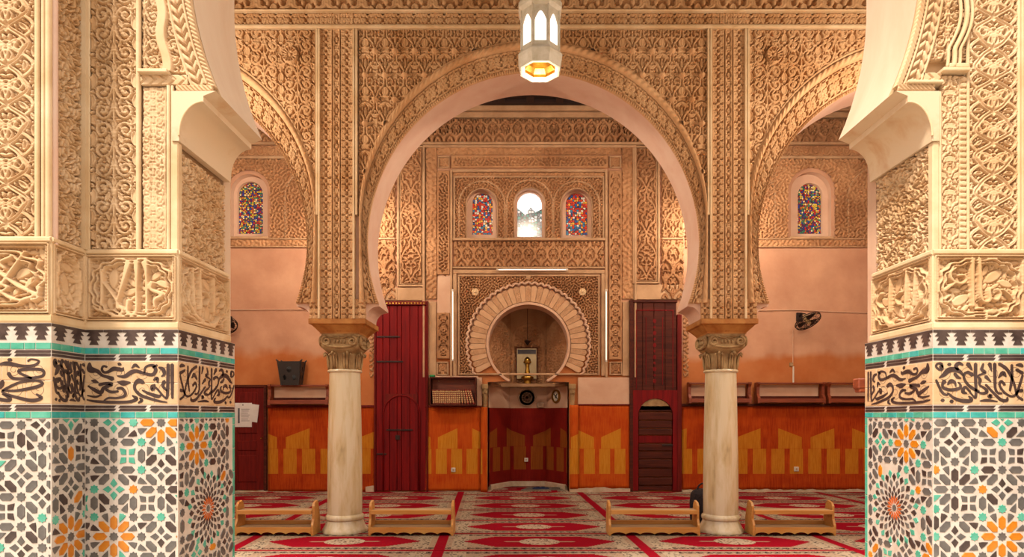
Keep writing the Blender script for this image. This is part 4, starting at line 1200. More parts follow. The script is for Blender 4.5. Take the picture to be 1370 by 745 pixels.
# foot plates closing the face below the arch feet
for cx in COLX:
    for s_ in (-1, 1):
        x0, x1 = sorted((cx + s_ * 0.215, cx + s_ * 0.345))
        relief('carved_foot', FA, x0, x1, IMP, AFOOT + 0.05, lambda U, V: T['hall_small'](U, V), 0.046, ST, st, arcade, skirt=0.012)
# horizontal mouldings and friezes above the arches
MB().cbox(HX0, HX1, YA - 0.035, YA + 0.03, zsp + 0.005, zsp + 0.05, 0.01).build('cornice_moulding', M['moulding'], arcade)
relief('scroll_frieze', FA, -3.9, 4.6, zsp + 0.055, PZ(17.5, YA), lambda U, V: T['hall_small'](U, V), 0.05, ST, st, arcade)
MB().cbox(HX0, HX1, YA - 0.045, YA + 0.03, PZ(17, YA), PZ(14.5, YA), 0.01).build('cornice_moulding', M['moulding'], arcade)
relief('palmette_frieze', FA, -3.9, 4.6, PZ(14, YA), 7.1, lambda U, V: T['q_sebka'](U * 0.55, (V - PZ(14, YA)) * 0.9 + 0.1), 0.06, 0.010, st, arcade, c=0.02)

# ---------------------------------------------------------------- columns
def column(cx, warm):
    c = empty('column', (cx, YC, 0))
    B = (cx, YC, 0)
    # flared base on a low round plinth
    MB().lathe([(0.285, 0.012), (0.287, 0.035), (0.272, 0.06), (0.25, 0.10), (0.232, 0.14), (0.222, 0.168)], cx, YC, 40).build('column_base', M['marble'], c, smooth='auto', base=B)
    MB().lathe([(0.222, 0.165), (0.238, 0.175), (0.244, 0.195), (0.238, 0.218), (0.222, 0.232), (0.216, 0.24)], cx, YC, 40).build('base_ring', M['marble'], c, smooth='auto', base=B)
    MB().lathe([(0.216, 0.238), (0.218, 0.5), (0.214, 1.0), (0.205, 1.5), (0.194, 2.0), (0.193, 2.056)], cx, YC, 40).build('shaft', M['marble'], c, smooth='auto', base=B)
    MB().lathe([(0.194, 2.05), (0.210, 2.056), (0.217, 2.07), (0.210, 2.084), (0.196, 2.09)], cx, YC, 40).build('neck_ring', M['marble'], c, smooth='auto', base=B)
    # capital: round bell with standing leaves below, squared block with volutes above
    n, rows = 144, 56; v = []
    for j in range(rows + 1):
        t = j / rows; z = 2.088 + t * 0.44
        for i in range(n):
            a = 2 * PI * i / n
            if t < 0.46:
                q = t / 0.46; r = 0.194 + 0.006 * q - 0.010 * max(0.0, math.cos(24 * a)) * math.sin(PI * q)
            else:
                q = (t - 0.46) / 0.54; s_ = min(1, q * 2.6); s_ = s_ * (2 - s_); sq = 1 / (abs(math.cos(a)) ** 14 + abs(math.sin(a)) ** 14) ** (1 / 14)
                r = (0.200 + 0.040 * s_) * (1 - s_ + s_ * sq)
                if 0.80 < q < 0.86: r -= 0.010
            v.append((cx + r * math.cos(a), YC + r * math.sin(a), z))
    f = [(j * n + i, j * n + (i + 1) % n, (j + 1) * n + (i + 1) % n, (j + 1) * n + i) for j in range(rows) for i in range(n)]
    f += [tuple(range(n))[::-1], tuple(rows * n + i for i in range(n))]
    cap = MB().add(v, f).build('capital', M['capital'], c, smooth='auto', base=B)
    def sub(mb, name):
        o = mb.build(name, M['capital'], None, smooth=True, base=B); o.parent = cap; o.location = (0, 0, 0)
    for ang in (0, PI / 2, PI, 3 * PI / 2):
        ca, sa = math.cos(ang), math.sin(ang)
        g = lambda x, y, z: (cx + ca * x - sa * y, YC + sa * x + ca * y, z)
        for s_ in (-1, 1):
            sp = spiral(s_ * 0.165, 2.432, 0.062, 0.012, PI / 2, 1.75, -s_, 36)
            sub(MB().tube([g(x, -0.252, z) for x, z in sp], np.linspace(0.019, 0.012, 36), 6), 'volute')
            lp = [(s_ * x, -0.244, z) for x, z in ((0.10, 2.492), (0.05, 2.478), (0.0, 2.485))]
            sub(MB().tube([g(*p) for p in lp], 0.012, 6), 'garland')
        sub(MB().tube([g(x, -0.246, 2.372 - 0.012 * math.cos(x * 12)) for x in np.linspace(-0.17, 0.17, 14)], 0.014, 6), 'lip_moulding')
        for x_ in (-0.06, -0.02, 0.02, 0.06):
            sub(MB().tube([g(x_, -0.243, 2.405), g(x_ * 1.1, -0.247, 2.43), g(x_, -0.243, 2.455)], [0.008, 0.014, 0.006], 6), 'bud')
    for k in range(8):                                         # standing acanthus leaves with curled tips
        a = k * PI / 4 + PI / 8; 
        for da, w_ in ((-0.16, 0.011), (0.0, 0.016), (0.16, 0.011)):
            ca, sa = math.cos(a + da), math.sin(a + da)
            lf = [(0.196, 2.095), (0.206, 2.16), (0.212, 2.23), (0.226, 2.285), (0.250, 2.300), (0.262, 2.285), (0.256, 2.268)]
            sub(MB().tube([(cx + r * ca, YC + r * sa, z - abs(da) * 0.12) for r, z in lf], [w_, w_ * 1.2, w_ * 1.1, w_, w_, w_ * 0.8, w_ * 0.5], 6), 'acanthus_leaf')
    # painted impost block
    def ringz(h, z): return [(cx - h, YC - h + 0.0, z), (cx + h, YC - h, z), (cx + h, YC + h, z), (cx - h, YC + h, z)]
    hs = [(0.243, 2.528), (0.247, 2.545), (0.262, 2.56), (0.325, 2.628), (0.348, 2.636), (0.352, 2.64), (0.352, 2.698), (0.345, 2.70)]
    v = [p for h, z in hs for p in ringz(h, z)]; f = [(k * 4 + i, k * 4 + (i + 1) % 4, k * 4 + 4 + (i + 1) % 4, k * 4 + 4 + i) for k in range(len(hs) - 1) for i in range(4)] + [(3, 2, 1, 0), tuple(range(len(v) - 4, len(v)))]
    MB().add(v, f).build('impost', M['impost'], c, base=B)
    return c
c1 = column(COLX[0], 0); c2 = column(COLX[1], 1)
tag(c1, 'worn marble column with carved capital beside the oxblood double door', 'column', 'arcade columns')
tag(c2, 'marble column with carved capital standing before the black bag', 'column', 'arcade columns')
c1['kind'] = c2['kind'] = 'thing'

# ---------------------------------------------------------------- mihrab wall
SB = F / YB                                    # pixels per metre there
BX = lambda x: PX(x, YB)
BZ_ = lambda y: PZ(y, YB)
MX, MZ = BX(706.8), BZ_(461)                   # mihrab arch centre
MR = 53.0 / SB
def arch_hole(x0, x1, ybot, ytop, n=16):
    cx, r = (BX(x0) + BX(x1)) / 2, (BX(x1) - BX(x0)) / 2; zs = BZ_(ytop) - r
    return [(BX(x0), BZ_(ybot)), (BX(x1), BZ_(ybot))] + arc(cx, zs, r, 0, PI, n)
WIN = [(309, 358, 317, 233, 'glass_multi'), (624, 666, 319, 253, 'glass_red'), (688, 729, 319, 252, 'glass_clear'), (750, 792, 319, 253, 'glass_red'), (1058, 1112, 317, 230, 'glass_multi')]
GLS = [(318, 352, 313, 243), (632, 659, 314, 258), (692, 725, 317, 257), (757, 786, 315, 258), (1067, 1100, 313, 245)]
ma = math.asin(min(1, (MZ - BZ_(508)) / MR))
hw = MR * math.cos(ma)
mih = [(MX - 0.80, 0.0), (MX - 0.80, BZ_(511)), (MX - hw, BZ_(510))] + arc(MX, MZ, MR, PI + ma, -ma, 48) + [(MX + hw, BZ_(510)), (MX + 0.80, BZ_(511)), (MX + 0.80, 0.0)]
outer = [(HX0, 0)] + mih + [(HX1, 0), (HX1, HZ), (HX0, HZ)]
back = poly_wall('wall_back', outer, [arch_hole(*w_[:4]) for w_ in WIN], YB, YB + 0.4, [M['plaster'], M['plaster_light']], kind='structure')
FB = Frame((0, YB, 0), (1, 0, 0), (0, -1, 0))
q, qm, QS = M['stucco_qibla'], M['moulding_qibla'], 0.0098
def rb(name, x0, x1, y0, y1, pat, depth=0.06, c=0.062, su=1.0, sv=1.0, mask=None, step=QS, ou=0.0, ov=0.0, cart=None):
    """carved field on the mihrab wall, given by its measured edges"""
    X0, X1, Z0, Z1 = BX(x0), BX(x1), BZ_(y1), BZ_(y0); f = T[pat] if isinstance(pat, str) else pat
    xm = (X0 + X1) / 2
    def hf(U, V):
        h = f((U - xm) * su + ou, (V - Z0) * sv + ov)
        if cart:                                  # cartouche with rounded ends and a plain margin
            r = cart; dx = np.minimum(U - X0, X1 - U); dz = np.minimum(V - Z0, Z1 - V)
            rad = min(X1 - X0, Z1 - Z0) / 2 - r
            ax = np.clip(np.minimum(U - X0, X1 - U) - r, None, rad); az = np.clip(np.minimum(V - Z0, Z1 - V) - r, None, rad)
            ins = (rad - np.hypot(rad - ax, rad - az)); h = np.where(ins < 0, 1.0, h)
        return h
    return relief(name, FB, X0, X1, Z0, Z1, hf, depth, step, q, back, c=c, mask=(lambda U, V: mask(U, V)) if mask else None)
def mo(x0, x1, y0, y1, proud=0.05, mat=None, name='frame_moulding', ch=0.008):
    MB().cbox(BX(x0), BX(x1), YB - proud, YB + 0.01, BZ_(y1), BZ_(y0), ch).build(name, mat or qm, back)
def mframe(x0, x1, y0, y1, t, proud, bottom=True, mat=None):
    mo(x0, x1, y0, y0 + t, proud, mat); mo(x0, x0 + t, y0 + t, y1, proud, mat); mo(x1 - t, x1, y0 + t, y1, proud, mat)
    if bottom: mo(x0 + t, x1 - t, y1 - t, y1, proud, mat)
# cornice and muqarnas-like frieze below the ceiling
mo(240, 1240, 146, 152, 0.16); mo(240, 1240, 153, 160, 0.10)
rb('palmette_frieze', 300, 1150, 162, 191, 'q_sebka', 0.11, 0.112, 1.0, 1.0)
mo(240, 1240, 191.5, 195, 0.07)
# central block: nested frames
mframe(566, 851, 195.5, 505, 3, 0.06, False)
rb('flat_carved_band', 570, 584.5, 196, 400, 'q_worm', 0.018, 0.035, 0.8, 0.8)
rb('flat_carved_band', 832, 847, 196, 400, 'q_worm', 0.018, 0.035, 0.8, 0.8)
rb('flat_carved_band', 585, 831, 197, 207.5, 'q_worm', 0.018, 0.035, 0.8, 0.8)
for x0, x1, y0, y1 in ((586, 602, 209.5, 225.5), (815, 831, 209.5, 225.5), (584.5, 600.5, 484, 502), (815, 832, 484, 502)):
    mframe(x0, x1, y0, y1, 1.8, 0.045); rb('carved_square', x0 + 2, x1 - 2, y0 + 2, y1 - 2, 'q_scroll', 0.03, 0.03)
rb('carved_cartouche', 604, 813, 209.5, 225.5, 'q_worm', 0.06, 0.062, 1.25, 1.25, cart=0.035)
rb('carved_cartouche', 585.5, 602, 230, 368, 'q_worm', 0.06, 0.062, 1.25, 1.25, cart=0.035)
rb('carved_cartouche', 585.5, 602, 419, 480, 'q_scroll', 0.06, 0.062, 0.62, 1.0, cart=0.03)
rb('carved_cartouche', 814.5, 831, 230, 481, 'q_scroll', 0.06, 0.062, 0.62, 1.0, cart=0.03)
# plaster patch over the lost carving
pp = [(585, 419), (586, 371), (590, 366), (597, 371), (602, 352), (605, 352), (605, 421), (600, 424), (596, 418), (590, 421)]
MB().prism([(BX(x), BZ_(y)) for x, y in pp], XZ, YB - 0.036, YB).build('plaster_patch', M['plaster_pale'], back)
mo(602.5, 605.5, 228, 505, 0.055); mo(809, 812.5, 228, 505, 0.055); mo(605.5, 809, 227.5, 231, 0.055)
rb('flat_carved_band', 606, 808.5, 231.5, 236.5, 'q_worm', 0.018, 0.035)
mframe(607, 808, 236.5, 320, 2.2, 0.05, False)
# three little arches over the windows
def winmask(U, V):
    m = np.ones_like(U, bool)
    for (x0, x1, yb, yt, g) in WIN[1:4]:
        cx, r = (BX(x0) + BX(x1)) / 2, (BX(x1) - BX(x0)) / 2 + 0.01; zs = BZ_(yt) - r
        m &= ~((np.abs(U - cx) < r) & (V < zs)) & (np.hypot(U - cx, V - zs) > r)
    return m
rb('carved_window_field', 609.5, 806, 239, 319, 'q_worm', 0.06, 0.062, 1.35, 1.35, mask=winmask, step=0.010)
for (x0, x1, yb, yt, g) in WIN[1:4]:
    cx = (BX(x0) + BX(x1)) / 2; r = 30.5 / SB; zs = BZ_(yt) - (BX(x1) - BX(x0)) / 2
    for rr, tr in ((r, 0.022), (r - 0.14, 0.014)):
        p_ = [(cx - rr, YB - 0.035, BZ_(319))] + [(x, YB - 0.035, z) for x, z in arc(cx, zs, rr, PI, 0, 24)] + [(cx + rr, YB - 0.035, BZ_(319))]
        MB().tube(p_, tr, 8).build('arch_moulding', qm, back, smooth=True)
mo(606, 809, 319.5, 323, 0.09)
rb('lattice_frieze', 608, 807, 324, 357, 'q_sebka', 0.06, 0.062)
mo(606, 809, 357.5, 360, 0.06)
# mihrab surround
mframe(606.5, 809, 361.5, 503, 5, 0.045, False); mframe(613, 802, 368, 502, 2.5, 0.06, True)
rb('carved_spandrel', 616, 799.5, 371, 499.5, 'q_worm', 0.06, 0.062, 1.5, 1.5, mask=lambda U, V: np.hypot(U - MX, V - MZ) > 82 / SB, step=0.0095)
for px in (636, 779): 
    MB().lathe([(0.075, 0), (0.07, 0.03), (0.03, 0.035), (0.02, 0.05)], 0, 0, 16).build('boss', M['moulding'], back, smooth='auto').matrix_basis = Matrix.Translation((BX(px), YB - 0.03, BZ_(391))) @ Matrix.Rotation(PI / 2, 4, 'X')
# plain inner rim and ring of lobed voussoirs
rim = arc(MX, MZ, MR, PI + ma, -ma, 60) + arc(MX, MZ, MR + 3.2 / SB, -ma, PI + ma, 60)
MB().prism(rim, XZ, YB - 0.06, YB + 0.02).build('arch_rim', M['plaster_pale'], back)
NV = 39; va0, va1 = PI + 0.52, -0.52
m_v = [mottled('voussoir_pale', srgb(214, 168, 128), srgb(228, 184, 144), 5, 0.85, 0.15, bscale=60), mottled('voussoir_carved', srgb(200, 152, 112), srgb(218, 172, 132), 9, 0.85, 0.15, bscale=50, bstr=0.8, bdist=0.02)]
for i in range(NV):
    a = va0 + (va1 - va0) * (i + 0.5) / NV; da = abs(va1 - va0) / NV * 0.46
    r0, r1 = MR + 4.0 / SB, 78.5 / SB
    hw_ = r1 * da; P_ = [(r0, -r0 * da), (r1 - hw_, -hw_ * 0.98)]
    P_ += [(r1 - hw_ + hw_ * math.sin(t), -hw_ * math.cos(t)) for t in np.linspace(0.3, PI - 0.3, 7)] + [(r1 - hw_, hw_ * 0.98), (r0, r0 * da)]
    c_, s_ = math.cos(a), math.sin(a)
    outp = [(MX + c_ * x - s_ * y, MZ + s_ * x + c_ * y) for x, y in P_]
    MB().prism(outp, XZ, YB - 0.05, YB).build('voussoir', m_v[i % 2], back)
lob = []
for i in range(NV * 8 + 1):
    a = va0 + (va1 - va0) * i / (NV * 8); rr = (80 + 2.6 * abs(math.sin(PI * i / 8))) / SB
    lob.append((MX + rr * math.cos(a), YB - 0.05, MZ + rr * math.sin(a)))
MB().tube(lob, 0.024, 6).build('lobed_moulding', M['plaster_pale'], back, smooth=True)
MB().lathe([(0.05, 0), (0.045, 0.03), (0.015, 0.045)], 0, 0, 12).build('finial', qm, back, smooth='auto').matrix_basis = Matrix.Translation((MX, YB - 0.03, BZ_(372))) @ Matrix.Rotation(PI / 2, 4, 'X')
# tall carved panels beside the central block
for x0, x1, yb in ((532, 569, 384), (846, 882, 380)):
    mframe(x0, x1, 196, yb, 2.5, 0.05); rb('carved_tall_panel', x0 + 5, x1 - 5, 200, yb - 5, 'q_stalk', 0.06, 0.062, 0.92, 0.92); mframe(x0 + 3, x1 - 3, 199, yb - 3, 1.6, 0.035)
for x0, x1 in ((500, 529), (885, 914)):
    rb('carved_side_panel', x0, x1, 196, 318, 'q_palm', 0.06, 0.062); mo(x0, x1, 318.5, 321, 0.05)
    rb('carved_side_panel', x0, x1, 322, 400, 'q_sebka', 0.06, 0.062, 0.8, 0.8)
mo(500, 532, 385, 402, 0.03); mo(532, 569, 385, 402, 0.03); mo(846, 914, 381, 401, 0.03)
for x0, x1 in ((494.5, 501), (914, 921)):
    rb('carved_narrow_strip', x0, x1, 405, 504, 'q_worm', 0.025, 0.02)
mo(572.5, 584, 404, 503, 0.03); mo(832.5, 842.5, 404, 503, 0.03)
# side bays: carved zone round the coloured windows
def side_bay(x0, x1, w_):
    def mk(U, V):
        cx, r = (BX(w_[0]) + BX(w_[1])) / 2, (BX(w_[1]) - BX(w_[0])) / 2 + 0.06; zs = BZ_(w_[3]) - r + 0.06
        return ~((np.abs(U - cx) < r) & (V < zs) & (V > BZ_(w_[2]) - 0.03)) & (np.hypot(U - cx, V - zs) > r)
    rb('carved_wall_field', x0, x1, 214, 319, 'q_worm', 0.06, 0.062, 1.15, 1.15, mask=mk, step=0.012)
    mo(x0, x1, 210, 213.5, 0.06); rb('carved_band', x0, x1, 196, 209.5, 'q_scroll', 0.04, 0.035)
    rb('inscription_band', x0, x1, 321, 330, 'q_worm', 0.02, 0.03); mo(x0, x1, 319, 321, 0.045); mo(x0, x1, 330, 331.5, 0.045)
    cx = (BX(w_[0]) + BX(w_[1])) / 2
    for dx in (-76 / SB, 76 / SB):
        c0 = cx + dx; r = 0.40; zs = BZ_(262)
        p_ = [(c0 - r, YB - 0.03, BZ_(319))] + [(x, YB - 0.03, z + 0.12 * (1 - abs(x - c0) / r)) for x, z in arc(c0, zs, r, PI, 0, 16)] + [(c0 + r, YB - 0.03, BZ_(319))]
        MB().tube(p_, 0.02, 6).build('blind_arch_moulding', qm, back, smooth=True)
side_bay(270, 497, WIN[0]); side_bay(917, 1170, WIN[4])
# plain panel right of the mihrab, and plaster under the carved block
mo(773, 843, 505, 541, 0.05, M['plaster_pale'], 'plaster_panel')
mo(574, 640, 503, 506, 0.05, M['plaster_pale'], 'plaster_panel')
mo(636.5, 645, 505, 543, 0.05, M['plaster_pale'], 'plaster_panel')

# windows: splayed pink reveal plate, coloured leaded glass, sill
for k, (w_, g_) in enumerate(zip(WIN, GLS)):
    cx = (BX(w_[0]) + BX(w_[1])) / 2
    e_ = empty('window_%d' % (k + 1), (cx, YB + 0.1, BZ_(w_[2]))); e_['kind'] = 'structure'
    inv = Matrix.Translation(-Vector(e_.location))
    sc = (YB + 0.14) / YB
    def rel(l): return l
    gx0, gx1 = BX(g_[0]) * sc, BX(g_[1]) * sc; zb = EYE + (VY - g_[2]) / SB * sc; zt = EYE + (VY - g_[3]) / SB * sc
    r = (gx1 - gx0) / 2; gc = (gx0 + gx1) / 2
    hole = [(gx0, zb), (gx1, zb)] + arc(gc, zt - r, r, 0, PI, 18)
    o = poly_wall('window_frame', [(BX(w_[0]) - 0.1, BZ_(w_[2]) - 0.1), (BX(w_[1]) + 0.1, BZ_(w_[2]) - 0.1), (BX(w_[1]) + 0.1, BZ_(w_[3]) + 0.1), (BX(w_[0]) - 0.1, BZ_(w_[3]) + 0.1)], [hole], YB + 0.13, YB + 0.20, [M['plaster_light'], M['plaster_light']], e_)
    o.matrix_basis = inv
    o = MB().box(gx0 - 0.02, gx1 + 0.02, YB + 0.21, YB + 0.225, zb - 0.02, zt + 0.02).build('glass_pane', M[w_[4]], e_, uvf=lambda x, y, z: (x, z)); o.matrix_basis = inv
    if k == 2:
        o2 = MB().prism([(gx0, zb + 0.60), (gc - 0.08, zb + 0.46), (gc + 0.02, zb + 0.62), (gc + 0.12, zb + 0.52)] + [(gx1, zb + 0.58)] + arc(gc, zt - r, r, 0, PI, 18), XZ, YB + 0.203, YB + 0.209).build('upper_pane', M['pane_sky'], e_); o2.matrix_basis = inv
    o = MB().cbox(BX(w_[0]) - 0.03, BX(w_[1]) + 0.03, YB - 0.06, YB + 0.14, BZ_(w_[2]) - 0.05, BZ_(w_[2]), 0.01).build('window_sill', M['moulding_qibla'] if k in (0, 4) else M['plaster_pale'], e_); o.matrix_basis = inv

# mihrab niche: three-sided recess
NP = [(MX - 0.80, YB + 0.35), (MX - 0.38, YB + 1.0), (MX + 0.40, YB + 1.0), (MX + 0.80, YB + 0.35)]
NP = [(MX - 0.80, YB + 0.02)] + NP + [(MX + 0.80, YB + 0.02)]
nb = MB()
back_o = [(MX + 1.1, YB + 0.02), (MX + 1.1, YB + 1.3), (MX - 1.1, YB + 1.3), (MX - 1.1, YB + 0.02)]
nb.prism(NP + back_o, XY, 0.0, 3.9)
niche = nb.build('wall_mihrab', M['plaster_pale']); niche['kind'] = 'structure'
MB().box(MX - 1.1, MX + 1.1, YB + 0.1, YB + 1.3, 3.9, 4.1).build('niche_cap', M['plaster_pale'], niche)
ZM0, ZM1 = 2.10, 3.86
for i in range(1, 4):
    a, b = Vector((*NP[i], 0)), Vector((*NP[i + 1], 0)); u = (b - a); L = u.length; u.normalize(); n = Vector((u.y, -u.x, 0))
    fr = Frame(a, u, n)
    def hf(U, V, L=L):
        h = T['q_worm'](U * 1.2, V * 1.2); r = L / 2 - 0.06; d = np.hypot(U - L / 2, np.maximum(V - 3.1, 0)); 
        return np.where(np.abs(d - r) < 0.025, 1.15, np.where((d > r) & (V > 3.1), 0.55, h))
    relief('carved_niche_panel', fr, 0.01, L - 0.01, ZM0 + 0.06, ZM1, hf, 0.025, 0.012, q, niche, c=0.03)
    v = [fr.p(s_, z, c) for s_ in (0, L) for z, c in ((ZM0, 0), (ZM0, 0.05), (ZM0 + 0.03, 0.07), (ZM0 + 0.06, 0.05), (ZM0 + 0.06, 0))]
    MB().add(v, [(j, (j + 1) % 5, 5 + (j + 1) % 5, 5 + j) for j in range(5)] + [(0, 1, 2, 3, 4), (5, 6, 7, 8, 9)]).build('niche_moulding', qm, niche)

# ------------------------------------------------------------------ doors
def prism_obj(name, poly, y0, y1, mat, parent, base):
    return MB().prism(poly, XZ, y0, y1).build(name, mat, parent, base=base)
def bbox(name, x0, x1, y0, y1, Y0, Y1, mat, parent, base, ch=0.006):
    return MB().cbox(BX(x0), BX(x1), Y0, Y1, BZ_(y1), BZ_(y0), ch).build(name, mat, parent, base=base)
def door_root(n, xc):
    e_ = empty('door_%d' % n, (BX(xc), YB, 0)); e_['kind'] = 'structure'; return e_, (BX(xc), YB, 0)
d1, b1 = door_root(1, 537)
xs_ = [504, 513, 522, 532, 538, 549, 560, 571]
for i in range(len(xs_) - 1):
    bbox('plank', xs_[i] + 0.25, xs_[i + 1] - 0.25, 409.5, 656, YB - 0.055 - 0.004 * (i % 2), YB, M['door_red'], d1, b1)
bbox('door_frame', 501.5, 504, 404, 657, YB - 0.08, YB, M['door_maroon'], d1, b1); bbox('door_frame', 571, 573.5, 404, 657, YB - 0.08, YB, M['door_maroon'], d1, b1)
bbox('lintel', 504, 571, 404, 409, YB - 0.085, YB, M['door_maroon'], d1, b1)
for i in range(16): bbox('gilt_stud', 505.5 + i * 4.1, 507.5 + i * 4.1, 405.6, 407.6, YB - 0.092, YB - 0.08, M['brass'], d1, b1, 0.003)
for x0, x1, y in ((505, 536, 450), (505, 540, 483), (518, 553, 574), (505, 518, 606)):
    bbox('strap_hinge', x0, x1, y, y + 2.0, YB - 0.075, YB - 0.05, M['iron'], d1, b1, 0.003)
wk = [(BX(514), YB - 0.062, BZ_(656))] + [(x, YB - 0.062, z) for x, z in arc(BX(538), BZ_(553), 24 / SB, PI, 0, 18)] + [(BX(562), YB - 0.062, BZ_(656))]
MB().tube(wk, 0.016, 6).build('wicket_frame', M['door_red'], d1, smooth=True, base=b1)
hd = arc(BX(538), BZ_(553), 24.5 / SB, PI - 0.5, 0.5, 12); hd = [(hd[0][0], BZ_(527))] + hd + [(hd[-1][0], BZ_(527))]
prism_obj('arch_head', hd, YB - 0.068, YB - 0.04, M['door_maroon'], d1, b1)
bbox('lock_plate', 530, 536, 582, 588, YB - 0.08, YB - 0.05, M['iron'], d1, b1, 0.003)
d2, b2 = door_root(2, 877)
for i, (x0, x1) in enumerate(((843.5, 859), (859, 874), (874, 889), (889, 904))):
    bbox('plank', x0 + 0.2, x1 - 0.2, 404, 525, YB - 0.055, YB, M['door_brown'], d2, b2)
bbox('door_frame', 841.5, 846, 402, 657, YB - 0.08, YB, M['door_brown'], d2, b2); bbox('door_frame', 905, 911, 421, 657, YB - 0.07, YB, M['door_maroon'], d2, b2)
bbox('lintel', 846, 905, 402, 405.5, YB - 0.08, YB, M['door_brown'], d2, b2)
for x0, x1, y0, y1 in ((850, 900, 415, 416.4), (850, 851.3, 416, 520), (898.7, 900, 416, 520), (863, 864, 425, 515), (885, 886, 425, 515)):
    bbox('panel_bead', x0, x1, y0, y1, YB - 0.064, YB - 0.05, M['door_red'], d2, b2, 0.003)
for i in range(11):
    y = 430 + i * 8; s_ = 1.6 if i % 2 else 2.4
    prism_obj('painted_flower', [(BX(875) + s_ / SB * math.cos(t), BZ_(y) + s_ * 1.3 / SB * math.sin(t)) for t in np.linspace(0, 2 * PI, 9)[:-1]], YB - 0.058, YB - 0.05, M['door_red'], d2, b2)
hd = [(BX(846), BZ_(522)), (BX(905), BZ_(522)), (BX(905), BZ_(656)), (BX(899), BZ_(656))] + arc(BX(876), BZ_(556), 23 / SB, 0, PI, 18) + [(BX(853), BZ_(656)), (BX(846), BZ_(656))]
prism_obj('wicket_surround', hd, YB - 0.075, YB, M['door_red'], d2, b2)
arc_top = arc(BX(876), BZ_(556), 22.6 / SB, 0.35, PI - 0.35, 10)
prism_obj('carved_tympanum', arc_top, YB - 0.05, YB, M['capital'], d2, b2)
yy = [542, 551, 562, 573, 582, 593, 603, 614, 626, 638, 649, 656]
for i in range(len(yy) - 1):
    bbox('door_board', 853.4, 898.6, yy[i] + 0.5, yy[i + 1] - 0.5, YB - 0.05 - 0.012 * (i % 2), YB, M['door_red'] if i == 4 else M['door_brown'], d2, b2, 0.01)
bbox('latch', 885, 899, 594, 596.5, YB - 0.085, YB - 0.05, M['iron'], d2, b2, 0.003)
d3, b3 = door_root(3, 322)
bbox('door_leaf', 287, 355, 518, 655, YB - 0.045, YB, M['door_maroon'], d3, b3)
bbox('door_frame', 354.5, 358, 515, 656, YB - 0.07, YB, M['door_brown'], d3, b3); bbox('lintel', 285, 354.5, 515, 518.5, YB - 0.07, YB, M['door_brown'], d3, b3)
for x0, x1 in ((290, 316), (319, 346)):
    for y0, y1 in ((524, 580), (589, 603), (608, 645)):
        bbox('raised_panel', x0, x1, y0, y1, YB - 0.062, YB - 0.04, M['door_maroon'], d3, b3, 0.02)
bbox('door_knob', 350.5, 352.5, 585, 587, YB - 0.08, YB - 0.04, M['brass'], d3, b3, 0.008)
pp = empty('notice', (BX(329), YB - 0.07, BZ_(571))); B = (BX(329), YB - 0.07, BZ_(571))
tag(pp, 'two overlapping white paper notices pinned to the dark panelled door', 'notice')
bbox('paper_sheet', 328, 345, 539.5, 563, YB - 0.066, YB - 0.063, M['paper'], pp, B, 0.0005).rotation_euler = (0, 0.12, 0)
bbox('paper_sheet', 316.5, 339, 539, 571, YB - 0.072, YB - 0.069, M['paper'], pp, B, 0.0005)
bbox('print_column', 320.5, 323, 546, 566, YB - 0.0735, YB - 0.072, M['ink'], pp, B, 0.0002)
for i in range(7): bbox('print_line', 325, 336 - (i % 3), 547 + i * 2.6, 547.6 + i * 2.6, YB - 0.0735, YB - 0.072, M['ink'], pp, B, 0.0002)
bbox('pin', 326.5, 328, 541, 542.5, YB - 0.078, YB - 0.07, M['iron'], pp, B, 0.002)

# ------------------------------------------------------------------ reed mats on the walls
def wall_mat(x0, x1, y0, y1, mat, label, seed, proud=0.03, uoff=0.0):
    X0, X1, Z0, Z1 = BX(x0), BX(x1), BZ_(y1), BZ_(y0); rng = np.random.default_rng(seed); ph = rng.uniform(0, 6, 4)
    hf = lambda U, V: 1 + 0.25 * np.sin(U * 3 + ph[0]) * np.sin(V * 2.2 + ph[1]) + 0.12 * np.sin(U * 9 + ph[2])
    o = relief('reed_mat', Frame((0, YB, 0), (1, 0, 0), (0, -1, 0)), X0, X1, Z0, Z1, hf, 0.02, 0.06, mat, None, c=proud, skirt=proud - 0.022)
    me = o.data; ul = me.uv_layers.new(name='UVMap')
    co = np.empty(len(me.vertices) * 3, np.float32); me.vertices.foreach_get('co', co); co = co.reshape(-1, 3)
    li = np.empty(len(me.loops), np.int32); me.loops.foreach_get('vertex_index', li)
    ul.data.foreach_set('uv', np.stack([co[li, 0] + uoff, co[li, 2]], 1).ravel())
    tag(o, label, 'mat', 'reed mats lining the mihrab wall'); return o
wall_mat(359.5, 502, 545, 657, M['mat_orange'], 'amber and rust reed mat under the shelf with the black basket', 1, uoff=0.35)
wall_mat(569.5, 643, 544.5, 656, M['mat_amber'], 'bright orange reed mat below the box of books', 2, 0.05, 0.5)
wall_mat(643.5, 652, 544.5, 657, M['mat_amber'], 'narrow orange reed strip on the mihrab jamb below the box of books', 3, 0.10, 0.1)
wall_mat(762, 773, 542, 653, M['mat_amber'], 'narrow orange reed strip on the mihrab jamb beside the pale plaster panel', 4, 0.10, 0.3)
wall_mat(773.5, 843.5, 542.5, 652.5, M['mat_amber'], 'bright orange reed mat below the pale plaster panel', 5, 0.05, 0.9)
wall_mat(912, 1175, 543.5, 654, M['mat_orange'], 'long rust red reed mat under the row of empty shelves', 6, uoff=0.2)
nm = MB(); L0 = 0.0; uvs = {}
q0 = [(p[0], p[1]) for p in NP[1:5]]
q0 = [(NP[0][0] + 0.03, NP[0][1])] + [(x + (0.03 if x < MX else -0.03), y - 0.03) for x, y in q0] + [(NP[5][0] - 0.03, NP[5][1])]
lens = [0]
for i in range(5): lens.append(lens[-1] + math.hypot(q0[i + 1][0] - q0[i][0], q0[i + 1][1] - q0[i][1]))
V_ = []
